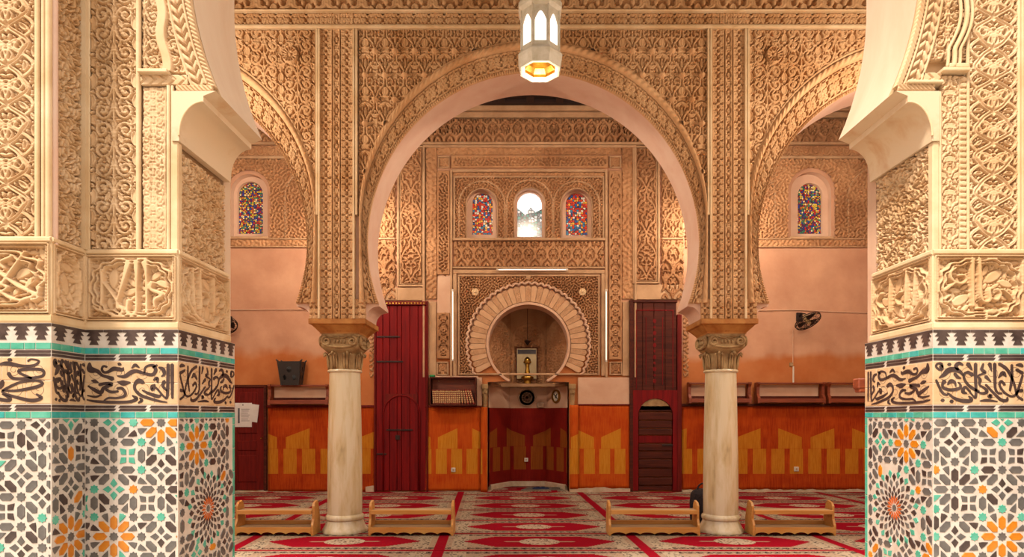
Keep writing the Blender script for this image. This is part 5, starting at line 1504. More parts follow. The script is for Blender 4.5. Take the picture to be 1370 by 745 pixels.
for i, (x, y) in enumerate(q0):
    for z in (0.10, 1.66): V_.append((x, y, z)); uvs[(round(x, 4), round(y, 4))] = lens[i]
inn = [(x + (-0.02 if x < MX else 0.02), y + (0.02 if 0 < i < 5 else 0), z) for i, (x, y) in enumerate(q0) for z in (0.10, 1.66)]
n2 = len(V_); fcs = [(2 * i, 2 * i + 2, 2 * i + 3, 2 * i + 1) for i in range(5)] + [(n2 + 2 * i, n2 + 2 * i + 1, n2 + 2 * i + 3, n2 + 2 * i + 2) for i in range(5)]
fcs += [(2 * i + 1, 2 * i + 3, n2 + 2 * i + 3, n2 + 2 * i + 1) for i in range(5)] + [(2 * i, n2 + 2 * i, n2 + 2 * i + 2, 2 * i + 2) for i in range(5)]
o = MB().add(V_ + inn, fcs).build('reed_mat', M['mat_red'], None, uvf=lambda x, y, z: (min(uvs.items(), key=lambda kv: abs(kv[0][0] - x) + abs(kv[0][1] - y))[1], z))
tag(o, 'dark red reed mat with ochre arches lining the mihrab niche', 'mat', 'reed mats lining the mihrab wall')
# battens above the mats, skirting below
def trim(n, x0, x1, y0, y1, proud, mat): 
    o = MB().cbox(BX(x0), BX(x1), YB - proud, YB, BZ_(y1), BZ_(y0), 0.006).build('trim_%d' % n, mat); o['kind'] = 'structure'
trim(1, 358, 502, 542, 545, 0.055, M['door_maroon']); trim(2, 569, 645, 543, 544.5, 0.07, M['door_maroon']); trim(3, 773, 843, 540.5, 542.5, 0.07, M['door_maroon']); trim(4, 911, 1190, 540, 543.5, 0.06, M['door_brown'])
def skirting(x0, x1, y0, proud, seed):
    rng = random.Random(seed); X0, X1 = BX(x0), BX(x1); n = max(3, int((X1 - X0) / 0.08)); zt = BZ_(y0)
    poly = [(X0, 0.0), (X1, 0.0)] + [(X1 + (X0 - X1) * i / n, zt + rng.uniform(-0.02, 0.015)) for i in range(n + 1)]
    o = MB().prism(poly, XZ, YB - proud, YB).build('baseboard_back', M['skirting']); o['kind'] = 'structure'
skirting(285, 359, 656, 0.10, 1); skirting(360, 502, 656.5, 0.028, 2); skirting(569, 643, 655.5, 0.026, 3); skirting(762, 842, 652, 0.09, 4); skirting(912, 1190, 654.5, 0.06, 5); skirting(490, 503, 650, 0.06, 6)
for i in range(1, 4):
    a, b = Vector((*NP[i], 0)), Vector((*NP[i + 1], 0)); u = b - a; L = u.length; u.normalize(); fr = Frame(a, u, Vector((u.y, -u.x, 0)))
    v = [fr.p(s_, z, c) for s_ in (0, L) for z, c in ((0, 0), (0, 0.07), (0.09, 0.07), (0.11, 0.05), (0.11, 0))]
    MB().add(v, [(j, (j + 1) % 5, 5 + (j + 1) % 5, 5 + j) for j in range(5)] + [(0, 1, 2, 3, 4), (5, 6, 7, 8, 9)]).build('skirting', M['skirting'], niche)

# small engaged columns on the mihrab jambs
for k, (x0, x1) in enumerate(((645, 652.5), (761.5, 769))):
    xc, r = (BX(x0) + BX(x1)) / 2, (BX(x1) - BX(x0)) / 2; y_ = YB - 0.03
    B = (0, 0, 0)
    c = MB().cbox(xc - r * 1.2, xc + r * 1.2, y_ - r * 1.2, y_ + r * 0.8, 2.02, 2.12, 0.01).build('colonnette', M['capital'], back)
    MB().lathe([(r * 0.9, 0.0), (r * 0.9, 0.1), (r * 0.75, 0.12), (r * 0.75, 1.72), (r * 0.85, 1.74), (r * 0.8, 1.76)], xc, y_, 16).build('shaft', M['capital'], c, smooth='auto', base=B)
    MB().lathe([(r * 0.75, 1.76), (r * 0.95, 1.80), (r * 0.85, 1.88), (r * 1.0, 1.95), (r * 1.15, 2.02)], xc, y_, 16).build('capital', M['capital'], c, smooth='auto', base=B)
    for s_ in (-1, 1):
        MB().tube([(xc + s_ * r * 0.45 + x, y_ - r * 1.05, 1.95 + z) for x, z in spiral(0, 0, r * 0.42, r * 0.1, PI / 2, 1.5, -s_, 18)], 0.010, 5).build('volute', M['capital'], c, smooth=True, base=B)

# ------------------------------------------------------------------ wall shelves and what stands on them
def wall_shelf(x0, x1, y0, y1, label, group):
    xc = (BX(x0) + BX(x1)) / 2; Yf, Yk = YB - 0.24, YB - 0.062
    e_ = empty('wall_shelf', (xc, Yk, BZ_(y1))); B = (xc, Yk, BZ_(y1)); zt, zb = BZ_(y0), BZ_(y1)
    X0, X1 = BX(x0) * (Yf / YB), BX(x1) * (Yf / YB)
    for s_, xx in ((0, X0), (1, X1 - 0.05)):
        prof = [(Yk, zb), (Yf, zb), (Yf, zb + 0.10), (Yf + 0.05, zb + 0.17), (Yf + 0.05, zt - 0.09), (Yf, zt - 0.03), (Yf, zt), (Yk, zt)]
        MB().prism(prof, YZ, xx, xx + 0.05).build('end_board', M['shelf'], e_, base=B)
    MB().cbox(X0 + 0.05, X1 - 0.05, Yf + 0.02, Yk, zb + 0.06, zb + 0.09, 0.004).build('shelf_board', M['shelf'], e_, base=B)
    MB().cbox(X0 + 0.05, X1 - 0.05, Yf, Yf + 0.025, zb + 0.01, zb + 0.085, 0.004).build('front_rail', M['shelf'], e_, base=B)
    MB().cbox(X0 + 0.05, X1 - 0.05, Yf + 0.03, Yk, zt - 0.035, zt - 0.005, 0.004).build('top_board', M['shelf'], e_, base=B)
    MB().cbox(X0 + 0.05, X1 - 0.05, Yk - 0.02, Yk, zb + 0.09, zb + 0.14, 0.004).build('back_rail', M['door_brown'], e_, base=B)
    MB().box(X0 + 0.07, X1 - 0.07, Yk - 0.012, Yk - 0.004, zb + 0.14, zt - 0.05).build('back_panel', M['plaster_pale'], e_, base=B)
    tag(e_, label, 'shelf', group); return e_
G = 'empty wall shelves'
wall_shelf(357.5, 438.5, 515, 541.5, 'reddish wooden wall shelf carrying the black basket', G)
wall_shelf(922, 1006, 512, 539.5, 'reddish wooden wall shelf partly behind the marble column', G)
wall_shelf(1014, 1105, 512, 539.5, 'reddish wooden wall shelf directly below the fan conduit', G)
wall_shelf(1109, 1200, 512, 539.5, 'reddish wooden wall shelf running behind the tiled pier', G)
# black basket
sk = YB - 0.20; xk = PX(390, sk); zk = BZ_(515) + 0.03
bk = empty('basket', (xk, sk, PZ(515.5, YB - 0.2) + 0.002)); zb = bk.location.z; B = tuple(bk.location)
hT, hB, hh = 0.22, 0.165, 0.46
tag(bk, 'black plastic basket with cut-out sides on a wall shelf', 'basket')
def bpanel(ang):
    tmp_o = [(-hB, 0), (hB, 0), (hT, hh), (-hT, hh)]
    holes = [[(cx + 0.035 * math.cos(t), cz + 0.05 * math.sin(t)) for t in np.linspace(0, 2 * PI, 13)[:-1]] for cx, cz in ((-0.09, 0.15), (0.09, 0.15))] + [[(0.05 * math.cos(t), 0.30 + 0.06 * math.sin(t)) for t in np.linspace(0, 2 * PI, 13)[:-1]]]
    o = poly_wall('side_panel', tmp_o, holes, -0.006, 0.006, [M['plastic_black']] * 2, bk)
    tilt = math.atan2(hT - hB, hh)
    o.matrix_basis = Matrix.Scale(0.52, 4, (0, 1, 0)) @ Matrix.Rotation(ang, 4, 'Z') @ Matrix.Translation((0, -hB, 0)) @ Matrix.Rotation(tilt, 4, 'X')
for ang in (0, PI / 2, PI, -PI / 2): bpanel(ang)
for s_ in (-1, 1):
    for t_ in (-1, 1):
        MB().tube([(s_ * hB, t_ * hB * 0.52, 0.0), (s_ * hT, t_ * hT * 0.52, hh), (s_ * (hT + 0.03), t_ * (hT + 0.02) * 0.52, hh + 0.03)], [0.016, 0.02, 0.012], 6).build('corner_post', M['plastic_black'], bk)
MB().box(-hB, hB, -hB * 0.52, hB * 0.52, 0, 0.012).build('basket_floor', M['plastic_black'], bk)

# box of books beside the mihrab
X0, X1 = BX(574.5), BX(637); Z0, Z1 = BZ_(543), BZ_(505.5); Yf = YB - 0.30
X0, X1 = X0 * 0.975, X1 * 0.975
cb = empty('book_box', ((X0 + X1) / 2, YB - 0.15, Z0)); B = tuple(cb.location)
tag(cb, 'open dark wooden wall box holding a row of books', 'bookcase')
for nm_, a in (('side_board', (X0, X0 + 0.025, Yf, YB - 0.055, Z0, Z1)), ('side_board', (X1 - 0.025, X1, Yf, YB - 0.055, Z0, Z1)), ('top_board', (X0 + 0.025, X1 - 0.025, Yf, YB - 0.055, Z1 - 0.03, Z1)), ('bottom_board', (X0 + 0.025, X1 - 0.025, Yf, YB - 0.055, Z0, Z0 + 0.03)), ('back_board', (X0 + 0.025, X1 - 0.025, YB - 0.075, YB - 0.055, Z0 + 0.03, Z1 - 0.03))):
    MB().cbox(*a, 0.004).build(nm_, M['door_brown'] if nm_ != 'back_board' else M['shelf'], cb, base=B)
for xx in (X0 + 0.15, X1 - 0.15):
    MB().lathe([(0.012, 0), (0.012, 0.02), (0.006, 0.03)], 0, 0, 8).build('screw_boss', M['brass'], cb).matrix_basis = Matrix.Translation((xx - B[0], YB - 0.075 - B[1], Z1 - 0.07 - B[2])) @ Matrix.Rotation(PI / 2, 4, 'X')
M['book'] = mottled('book_cloth', srgb(126, 52, 34), srgb(150, 66, 42), 20, 0.6, 0.3)
M['book2'] = mottled('red_book_cloth', srgb(156, 26, 24), srgb(176, 36, 30), 20, 0.6, 0.3)
M['gilt'] = mottled('gilt_tooling', srgb(206, 168, 104), srgb(226, 194, 138), 20, 0.5, 0.4)
def book_mesh(cloth):
    b = MB(); w_, d_, h_ = 0.036, 0.17, 0.29
    b.cbox(0, w_, 0, d_, 0, h_, 0.004)
    for z in np.linspace(0.03, h_ - 0.05, 6): b.box(0.003, w_ - 0.003, -0.002, 0.004, z, z + 0.022, 1)
    o = b.build('book', [M[cloth], M['gilt']]); me = o.data; bpy.data.objects.remove(o); return me
bm1, bm2 = book_mesh('book'), book_mesh('book2')
nb_ = 19; bx_ = X0 + 0.06
for i in range(nb_):
    lean = math.radians(3 + (max(0, i - 13)) * 2.6)
    o = link('book', bm2 if i in (16, 18) else bm1); o.location = (bx_, Yf + 0.03, Z0 + 0.032); o.rotation_euler = (0, -lean, 0); o.scale = (1, 1, 0.95 + 0.05 * random.random()); bx_ += 0.0385 if i < 13 else 0.0545
    tag(o, 'red cloth book leaning in the wall box beside the mihrab' if i in (16, 18) else 'brown cloth book with gilt bands in the wall box beside the mihrab', 'book', 'books in the wall box')
o = MB().cbox(BX(577), BX(584), YB - 0.28, YB - 0.18, Z1, Z1 + 0.045, 0.012).build('folded_cloth', M['green'], None, base=(BX(580), YB - 0.23, Z1)); tag(o, 'small folded green cloth lying on top of the book box', 'cloth')

# ------------------------------------------------------------------ tube lamps round the mihrab
def tube_lamp(p0, p1, label):
    c = [(a + b) / 2 for a, b in zip(p0, p1)]; e_ = empty('tube_lamp', c); B = tuple(c)
    MB().tube([p0, p1], 0.012, 10).build('glass_tube', M['tube'], e_, smooth='auto', base=B)
    v0, v1 = Vector(p0), Vector(p1); d = (v1 - v0).normalized()
    for p, s_ in ((v0, -1), (v1, 1)):
        MB().tube([p - d * 0.005, p + d * s_ * 0.035], 0.02, 8).build('end_cap', M['white_plastic'], e_, base=B)
    bk_ = Vector((0, 0.03, 0)); MB().tube([v0 + bk_, v1 + bk_], 0.012, 6).build('batten', M['white_plastic'], e_, base=B)
    tag(e_, label, 'lamp', 'tube lamps framing the mihrab')
yt = YB - 0.11
tube_lamp((BX(606.5), yt, BZ_(481)), (BX(606.5), yt, BZ_(391)), 'upright white tube lamp next to the plaster patch')
tube_lamp((BX(810), yt, BZ_(482)), (BX(810), yt, BZ_(391)), 'upright white tube lamp beside the long unbroken carved strip')
tube_lamp((BX(667), yt, BZ_(362.5)), (BX(757), yt, BZ_(362.5)), 'horizontal white tube lamp above the mihrab arch')

# ------------------------------------------------------------------ inside the niche
MB().prism([(MX - 0.60, YB + 0.62), (MX + 0.62, YB + 0.62), (MX + 0.40, YB + 0.99), (MX - 0.38, YB + 0.99)], XY, 2.10, 2.163).build('niche_ledge', M['moulding_qibla'], niche)
YN = YB + 1.0; s_n = F / YN
NX = lambda x: PX(x, YN); NZ = lambda y: PZ(y, YN)
mr = empty('mirror', (NX(704.5), YN - 0.06, NZ(507))); B = tuple(mr.location)
for x0, x1, y0, y1 in ((690, 691.6, 465, 507), (717.6, 719.2, 465, 507), (691.6, 717.6, 465, 466.6)):
    MB().cbox(NX(x0), NX(x1), YN - 0.085, YN - 0.06, NZ(y1), NZ(y0), 0.004).build('frame_bar', M['door_brown'], mr, base=B)
MB().box(NX(691), NX(718.5), YN - 0.07, YN - 0.063, NZ(507), NZ(466)).build('mirror_glass', M['mirror'], mr, base=B)
MB().box(NX(692.5), NX(717), YN - 0.073, YN - 0.070, NZ(474), NZ(468)).build('dark_strip', M['ink'], mr, base=B)  # darker strip across the upper part of the glass
tag(mr, 'pale mirror in a thin dark frame standing in the mihrab niche', 'mirror')
lx, ly = NX(705.5), YN - 0.24; lz = 2.165
bl = empty('brass_lamp', (lx, ly, lz)); B = (lx, ly, lz); k_ = 0.0155
ps = lambda pr_: [(r * 0.0155, lz + z * 0.0155) for r, z in pr_]
MB().lathe(ps([(5, 0), (5.2, 1), (4.6, 3.5), (5.2, 5), (8.2, 7), (8.6, 8.5), (8, 10), (5, 11.5)]), lx, ly, 24).build('lamp_foot', M['brass'], bl, smooth='auto', base=B)
MB().lathe(ps([(5, 11.4), (4, 14), (2.8, 19), (2.6, 24), (3.2, 27)]), lx, ly, 24).build('lamp_stem', M['brass'], bl, smooth='auto', base=B)
MB().lathe(ps([(3.2, 27), (5.4, 28.5), (5.6, 30), (4.5, 31), (4.2, 33.5), (2.6, 35), (1.0, 36.5)]), lx, ly, 24).build('lamp_cup', M['brass'], bl, smooth='auto', base=B)
tag(bl, 'tall turned brass oil lamp standing before the niche mirror', 'lamp')
hk = empty('hanging_oil_cup', (lx, YN - 0.3, NZ(462))); B = tuple(hk.location)
MB().tube([(lx, YN - 0.3, NZ(461)), (lx, YN - 0.3, 3.9)], 0.006, 5).build('cord', M['iron'], hk, base=B)
MB().lathe([(0.01, NZ(464)), (0.04, NZ(461.5)), (0.075, NZ(458.5)), (0.07, NZ(458)), (0.02, NZ(457))], lx, YN - 0.3, 16).build('cup', M['iron'], hk, smooth='auto', base=B)
tag(hk, 'small dark cup hanging on a cord in the niche', 'lamp')
def wall_disc(name, c, n, r, rings, label, cat, mats, depth=0.03):
    e_ = empty(name, c); Q = Vector(n).to_track_quat('Z', 'Y').to_matrix().to_4x4()
    for i, (r0, r1, z0, z1, mk, nm_) in enumerate(rings):
        o = MB().lathe([(r0, z0), (r0, z1), (r1, z1), (r1, z0)] if r0 > 0 else [(r1, z0), (r1, z1 * 0.8), (r1 * 0.95, z1), (0.001, z1)], 0, 0, 28).build(nm_, M[mk], e_, smooth='auto'); o.matrix_basis = Q
    tag(e_, label, cat); return e_, Q
cz = NZ(532)
dsc, Q = wall_disc('stone_roundel', (NX(705), YN - 0.005, cz), (0, -1, 0), 0.18, [(0.0, 0.185, 0, 0.03, 'stone_disc', 'disc'), (0.165, 0.185, 0.03, 0.042, 'stone_disc', 'outer_ring'), (0.10, 0.112, 0.03, 0.042, 'stone_disc', 'inner_ring')], 'round carved grey stone roundel below the niche moulding', 'roundel', None)
for i in range(12):
    a = i * PI / 6; MB().tube([(0.03 * math.cos(a), 0.03 * math.sin(a), 0.034), (0.095 * math.cos(a), 0.095 * math.sin(a), 0.034)], 0.007, 5).build('petal', M['stone_disc'], dsc).matrix_basis = Q
nr = Vector((-(NP[4][1] - NP[3][1]), NP[4][0] - NP[3][0], 0)).normalized(); nr = nr if nr.y < 0 else -nr
pc = Vector(((NP[3][0] + NP[4][0]) / 2, (NP[3][1] + NP[4][1]) / 2, PZ(530, YB + 0.65))) + nr * 0.004
clk, Q = wall_disc('wall_clock', pc, nr, 0.13, [(0.0, 0.115, 0, 0.015, 'white_plastic', 'dial'), (0.105, 0.14, 0, 0.035, 'brass', 'rim')], 'small oval brass-rimmed clock on the niche side', 'clock', None)
for a, l_ in ((0.9, 0.06), (2.6, 0.085), (4.2, 0.05), (5.4, 0.07)): MB().tube([(0, 0, 0.02), (l_ * math.cos(a), l_ * math.sin(a), 0.02)], 0.010, 5).build('clock_hand', M['iron'], clk).matrix_basis = Q
o = MB().cbox(NX(718), NX(727), YN - 0.10, YN - 0.065, NZ(545), NZ(538.5), 0.005).build('junction_box', M['stone_disc'], None, base=(NX(722), YN - 0.08, NZ(545))); tag(o, 'small grey box on the niche wall right of the stone roundel', 'box')

# ------------------------------------------------------------------ fans, cables, sockets
def fan(cx, cz, label):
    e_ = empty('wall_fan', (cx, YB, cz)); B = (cx, YB, cz)
    n = Vector((0.25, -0.5, -0.85)).normalized(); Q = n.to_track_quat('Z', 'Y').to_matrix().to_4x4(); Q.translation = Vector((0.03, -0.30, 0))
    cg = MB(); R = 0.245
    for r, z in ((R, 0.0), (R * 0.98, 0.03), (R * 0.72, 0.055), (R * 0.4, 0.07), (R * 0.72, -0.035)):
        cg.tube([(r * math.cos(t), r * math.sin(t), z) for t in np.linspace(0, 2 * PI, 33)[:-1]], 0.008 if r > R * 0.9 else 0.004, 5, closed=True)
    for i in range(24):
        a = i * PI / 12; cg.tube([(R * k * math.cos(a), R * k * math.sin(a), z) for k, z in ((0.2, 0.075), (0.6, 0.062), (0.98, 0.03), (0.98, 0.0), (0.6, -0.04), (0.25, -0.05))], 0.003, 4)
    cg.build('fan_cage', M['iron'], e_).matrix_basis = Q
    for i in range(3):
        a0 = i * 2 * PI / 3; pl = [(0.04 * math.cos(a0 - 0.3), 0.04 * math.sin(a0 - 0.3))] + [(0.2 * math.cos(a0 + t), 0.2 * math.sin(a0 + t)) for t in (-0.5, -0.2, 0.2, 0.5)] + [(0.04 * math.cos(a0 + 0.3), 0.04 * math.sin(a0 + 0.3))]
        MB().prism(pl, XY, 0.008, 0.014).build('fan_blade', M['iron'], e_).matrix_basis = Q
    MB().lathe([(0.05, -0.12), (0.06, -0.06), (0.05, 0.0), (0.045, 0.03), (0.03, 0.078), (0.01, 0.082)], 0, 0, 14).build('motor', M['capital'], e_, smooth='auto').matrix_basis = Q
    MB().tube([(0, -0.02, 0.12), (0.0, -0.10, 0.17), (0.02, -0.22, 0.14), (0.02, -0.27, 0.08)], 0.014, 6).build('bracket', M['iron'], e_, smooth=True)
    MB().cbox(-0.06, 0.06, -0.03, -0.001, 0.03, 0.2, 0.005).build('wall_plate', M['iron'], e_)
    tag(e_, label, 'fan', 'wall fans')
fan(BX(1069), BZ_(432), 'dark wall fan tilted down above the white conduit'); fan(BX(307), BZ_(437), 'dark wall fan half hidden behind the tiled pier')
def cable(pts, r, mk, label, nm_='cable'):
    o = MB().tube(pts, r, 6).build(nm_, M[mk], None, smooth='auto'); tag(o, label, 'cable')
cable([(BX(x), YB - 0.012, BZ_(y)) for x, y in ((921, 416.5), (1000, 416), (1060, 414.5), (1110, 417), (1170, 419))], 0.010, 'plaster_pale', 'thin cable running along the wall above the wall fan')
cable([(BX(x), YB - 0.012, BZ_(y)) for x, y in ((270, 416), (310, 414.5), (360, 414), (460, 414))], 0.010, 'plaster_pale', 'thin cable running along the wall above the black basket')
cable([(BX(1060.5), YB - 0.01, BZ_(442)), (BX(1060.5), YB - 0.01, BZ_(485))], 0.008, 'plaster_pale', 'thin cable dropping from the fan to a switch')
cable([(BX(1061), YB - 0.014, BZ_(490)), (BX(1061), YB - 0.014, BZ_(511.5))], 0.016, 'white_plastic', 'white conduit dropping from the switch to the shelf', 'conduit')
def plate(xc, yc, s_, mk, label, cat, proud, name='wall_switch'):
    e_ = empty(name, (BX(xc), YB - proud, BZ_(yc))); B = tuple(e_.location); h = s_ / 2 / SB
    MB().cbox(BX(xc) - h, BX(xc) + h, YB - proud - 0.025, YB - proud, BZ_(yc) - h, BZ_(yc) + h, 0.006).build('cover', M[mk], e_, base=B)
    MB().cbox(BX(xc) - h * 0.4, BX(xc) + h * 0.4, YB - proud - 0.032, YB - proud - 0.025, BZ_(yc) - h * 0.4, BZ_(yc) + h * 0.4, 0.003).build('insert', M['stone_disc'], e_, base=B)
    tag(e_, label, cat)
plate(1058.5, 487.5, 5, 'capital', 'small brown switch box under the wall fan', 'switch', 0.0)
plate(1064, 627, 6, 'white_plastic', 'white socket on the long rust red reed mat', 'socket', 0.036, 'wall_socket')
plate(607, 628, 5.5, 'white_plastic', 'white socket on the orange mat below the books', 'socket', 0.056, 'wall_socket')
pz = PZ(615, YN - 0.1)
e_ = empty('wall_socket', (NX(704), YN - 0.07, pz)); B = tuple(e_.location)
MB().cbox(B[0] - 0.04, B[0] + 0.04, B[1] - 0.02, B[1], pz - 0.04, pz + 0.04, 0.006).build('cover', M['white_plastic'], e_, base=B); MB().cbox(B[0] - 0.015, B[0] + 0.015, B[1] - 0.027, B[1] - 0.02, pz - 0.015, pz + 0.015, 0.003).build('insert', M['stone_disc'], e_, base=B)
tag(e_, 'small pale socket on the dark red niche mat', 'socket')

# ------------------------------------------------------------------ carpets
RB = [5.81, 6.78, 7.75, 8.72, 9.70, 10.62, 11.58, 12.03]
names = ['nearest the court', 'under the front of the low bookstands', 'under the two marble columns', 'just behind the marble columns', 'midway between columns and mihrab wall', 'one row short of the mihrab wall', 'against the mihrab wall']
lab = ['red and cream patterned carpet runner lying outermost toward the court', 'red and cream carpet runner under the low wooden bookstands', 'red and cream carpet runner around the marble column bases', 'red and cream carpet runner just behind the marble columns', 'red and cream carpet runner midway between columns and mihrab wall', 'red and cream carpet runner next to the one along the mihrab wall', 'narrow red and cream carpet strip along the foot of the mihrab wall']
for i in range(7):
    y0, y1 = RB[i], RB[i + 1] - 0.004; vv0, vv1 = 0.0, 1.0 if i < 6 else 0.46
    n, m_ = 90, 6; v = []
    for j in range(m_ + 1):
        for k in range(n + 1):
            x = -6.6 + 13.4 * k / n; y = y0 + (y1 - y0) * j / m_
            v.append((x, y, 0.010 + 0.003 * math.sin(x * 2.1 + i) * math.sin(y * 3 + i * 2) * (1 if 0 < j < m_ else 0.4)))
    f = [(j * (n + 1) + k, j * (n + 1) + k + 1, (j + 1) * (n + 1) + k + 1, (j + 1) * (n + 1) + k) for j in range(m_) for k in range(n)]
    N = len(v); rim = [k for k in range(n + 1)] + [j * (n + 1) + n for j in range(1, m_ + 1)] + [m_ * (n + 1) + k for k in range(n - 1, -1, -1)] + [j * (n + 1) for j in range(m_ - 1, 0, -1)]
    v += [(v[r][0], v[r][1], 0.0) for r in rim]; f += [(rim[k], N + k, N + (k + 1) % len(rim), rim[(k + 1) % len(rim)]) for k in range(len(rim))]
    o = MB().add(v, f).build('carpet', M['carpet'], None, uvf=lambda x, y, z: (x + 0.897 + 0.05 * (y - 6.51) + 23.1, vv0 + (vv1 - vv0) * (y - y0) / (y1 - y0)))
    tag(o, lab[i], 'carpet', 'carpet runners on the hall floor')
o = MB().prism([(MX - 0.74, YB - 0.02), (MX + 0.74, YB - 0.02), (MX + 0.70, YB + 0.36), (MX + 0.36, YB + 0.9), (MX - 0.34, YB + 0.9), (MX - 0.70, YB + 0.36)], XY, 0.0, 0.012).build('carpet', M['carpet'], None, uvf=lambda x, y, z: (x - MX + 0.897 + 24.0, 0.9 - (y - YB) / 1.0))
tag(o, 'small fitted piece of red carpet on the niche floor', 'carpet')
fm = MB().prism([(-0.36, -0.2), (0.42, -0.12), (0.44, 0.24), (-0.20, 0.18)], XY, 0.014, 0.034).build('prayer_mat', M['felt'], None); fm.location = (0.36, YB + 0.30, 0); tag(fm, 'grey felt prayer mat lying in the niche', 'mat')
n_ = 14; v = []
rng = np.random.default_rng(4)
for j in range(n_):
    for i in range(n_):
        x, y = (i / (n_ - 1) - 0.5), (j / (n_ - 1) - 0.5); e2 = max(abs(x), abs(y)) * 2
        v.append((x * 0.34, y * 0.22, 0.037 + (1 - e2 ** 3) * (0.02 + 0.016 * math.sin(i * 1.7 + j * 0.6) * math.cos(j * 1.3))))
o = MB().add(v, [(j * n_ + i, j * n_ + i + 1, (j + 1) * n_ + i + 1, (j + 1) * n_ + i) for j in range(n_ - 1) for i in range(n_ - 1)]).build('folded_garment', M['navy'], None, smooth=True); o.location = (0.40, YB + 0.30, 0); tag(o, 'crumpled navy cloth on the grey prayer mat', 'cloth')

# ------------------------------------------------------------------ low bookstands between the columns
def bookstand(xc, Yc, label, wd=1.12):
    e_ = empty('bookstand', (xc, Yc, 0.013)); h = wd / 2
    prof = [(-0.14, 0), (-0.14, 0.13), (-0.10, 0.20), (-0.10, 0.36), (-0.07, 0.40), (0.02, 0.42), (0.06, 0.38), (0.12, 0.20), (0.14, 0.0)]
    for s_ in (-1, 1):
        x0 = s_ * h - (0.028 if s_ > 0 else 0)
        MB().prism(prof, YZ, x0, x0 + 0.028).build('end_board', M['pine'], e_)
    MB().cbox(-h + 0.028, h - 0.028, -0.115, 0.06, 0.285, 0.31, 0.004).build('top_shelf', M['pine_top'], e_)
    MB().cbox(-h + 0.028, h - 0.028, -0.135, -0.112, 0.262, 0.315, 0.004).build('top_rail', M['pine'], e_)
    MB().cbox(-h + 0.028, h - 0.028, -0.125, 0.12, 0.075, 0.098, 0.004).build('lower_shelf', M['pine_top'], e_)
    MB().cbox(-h + 0.028, h - 0.028, 0.10, 0.122, 0.098, 0.15, 0.004).build('back_rail', M['pine'], e_)
    n = 72; low = [(-h + 0.028 + (wd - 0.056) * i / n, 0.018 + 0.026 * abs(math.sin(PI * 6 * i / n)) ** 0.7) for i in range(n + 1)]
    MB().prism(low + [(h - 0.028, 0.105), (-h + 0.028, 0.105)], XZ, -0.148, -0.126).build('scalloped_apron', M['pine'], e_)
    tag(e_, label, 'bookstand', 'low wooden bookstands'); return e_
YS = 7.735
bookstand(-3.065, YS, 'low pine bookstand in front of the shelf with the black basket', 0.98)
bookstand(-1.366, YS, 'low pine bookstand in front of the oxblood double door', 1.05)
bookstand(1.655, YS, 'low pine bookstand in front of the door with the dark boarded wicket', 1.13)
bookstand(3.39, YS, 'low pine bookstand in front of the long rust red reed mat', 1.03)

# black bag behind the right column
M['bag'] = mottled('black_woven_cloth', srgb(24, 18, 20), srgb(58, 44, 46), 40, 0.8, 0.2, bscale=60, bstr=0.5)
bg_ = empty('bag', (2.52, 8.50, 0.014)); v = []; n, rows = 28, 14
for j in range(rows + 1):
    t = j / rows; z = 0.47 * t; r = 0.17 * (0.86 + 0.22 * math.sin(PI * min(1, t * 0.9 + 0.1))) * (1 if t < 0.85 else 1 - 0.35 * ((t - 0.85) / 0.15) ** 2)
    for i in range(n):
        a = 2 * PI * i / n; rr = r * (1 + 0.035 * math.sin(5 * a + t * 6)); v.append((rr * math.cos(a), rr * 0.8 * math.sin(a), z))
MB().add(v, [(j * n + i, j * n + (i + 1) % n, (j + 1) * n + (i + 1) % n, (j + 1) * n + i) for j in range(rows) for i in range(n)] + [tuple(range(n))[::-1], tuple(rows * n + i for i in range(n))]).build('bag_body', M['bag'], bg_, smooth='auto')
MB().tube([(0.08 * math.cos(t), -0.02, 0.45 + 0.1 * math.sin(t)) for t in np.linspace(0, PI, 12)], 0.012, 6).build('handle', M['bag'], bg_, smooth=True)
MB().cbox(-0.14, -0.09, -0.155, -0.12, 0.16, 0.26, 0.01).build('pink_patch', M['soffit'], bg_)
tag(bg_, 'black bag standing on the carpet behind a marble column', 'bag')

# wooden block on the hidden edge of the right pier
MB().cbox(2.312, 2.372, 4.195, 4.27, 1.685, 1.757, 0.008).cbox(2.322, 2.37, 4.20, 4.265, 1.66, 1.70, 0.008).build('pivot_block', M['shelf'], PR)

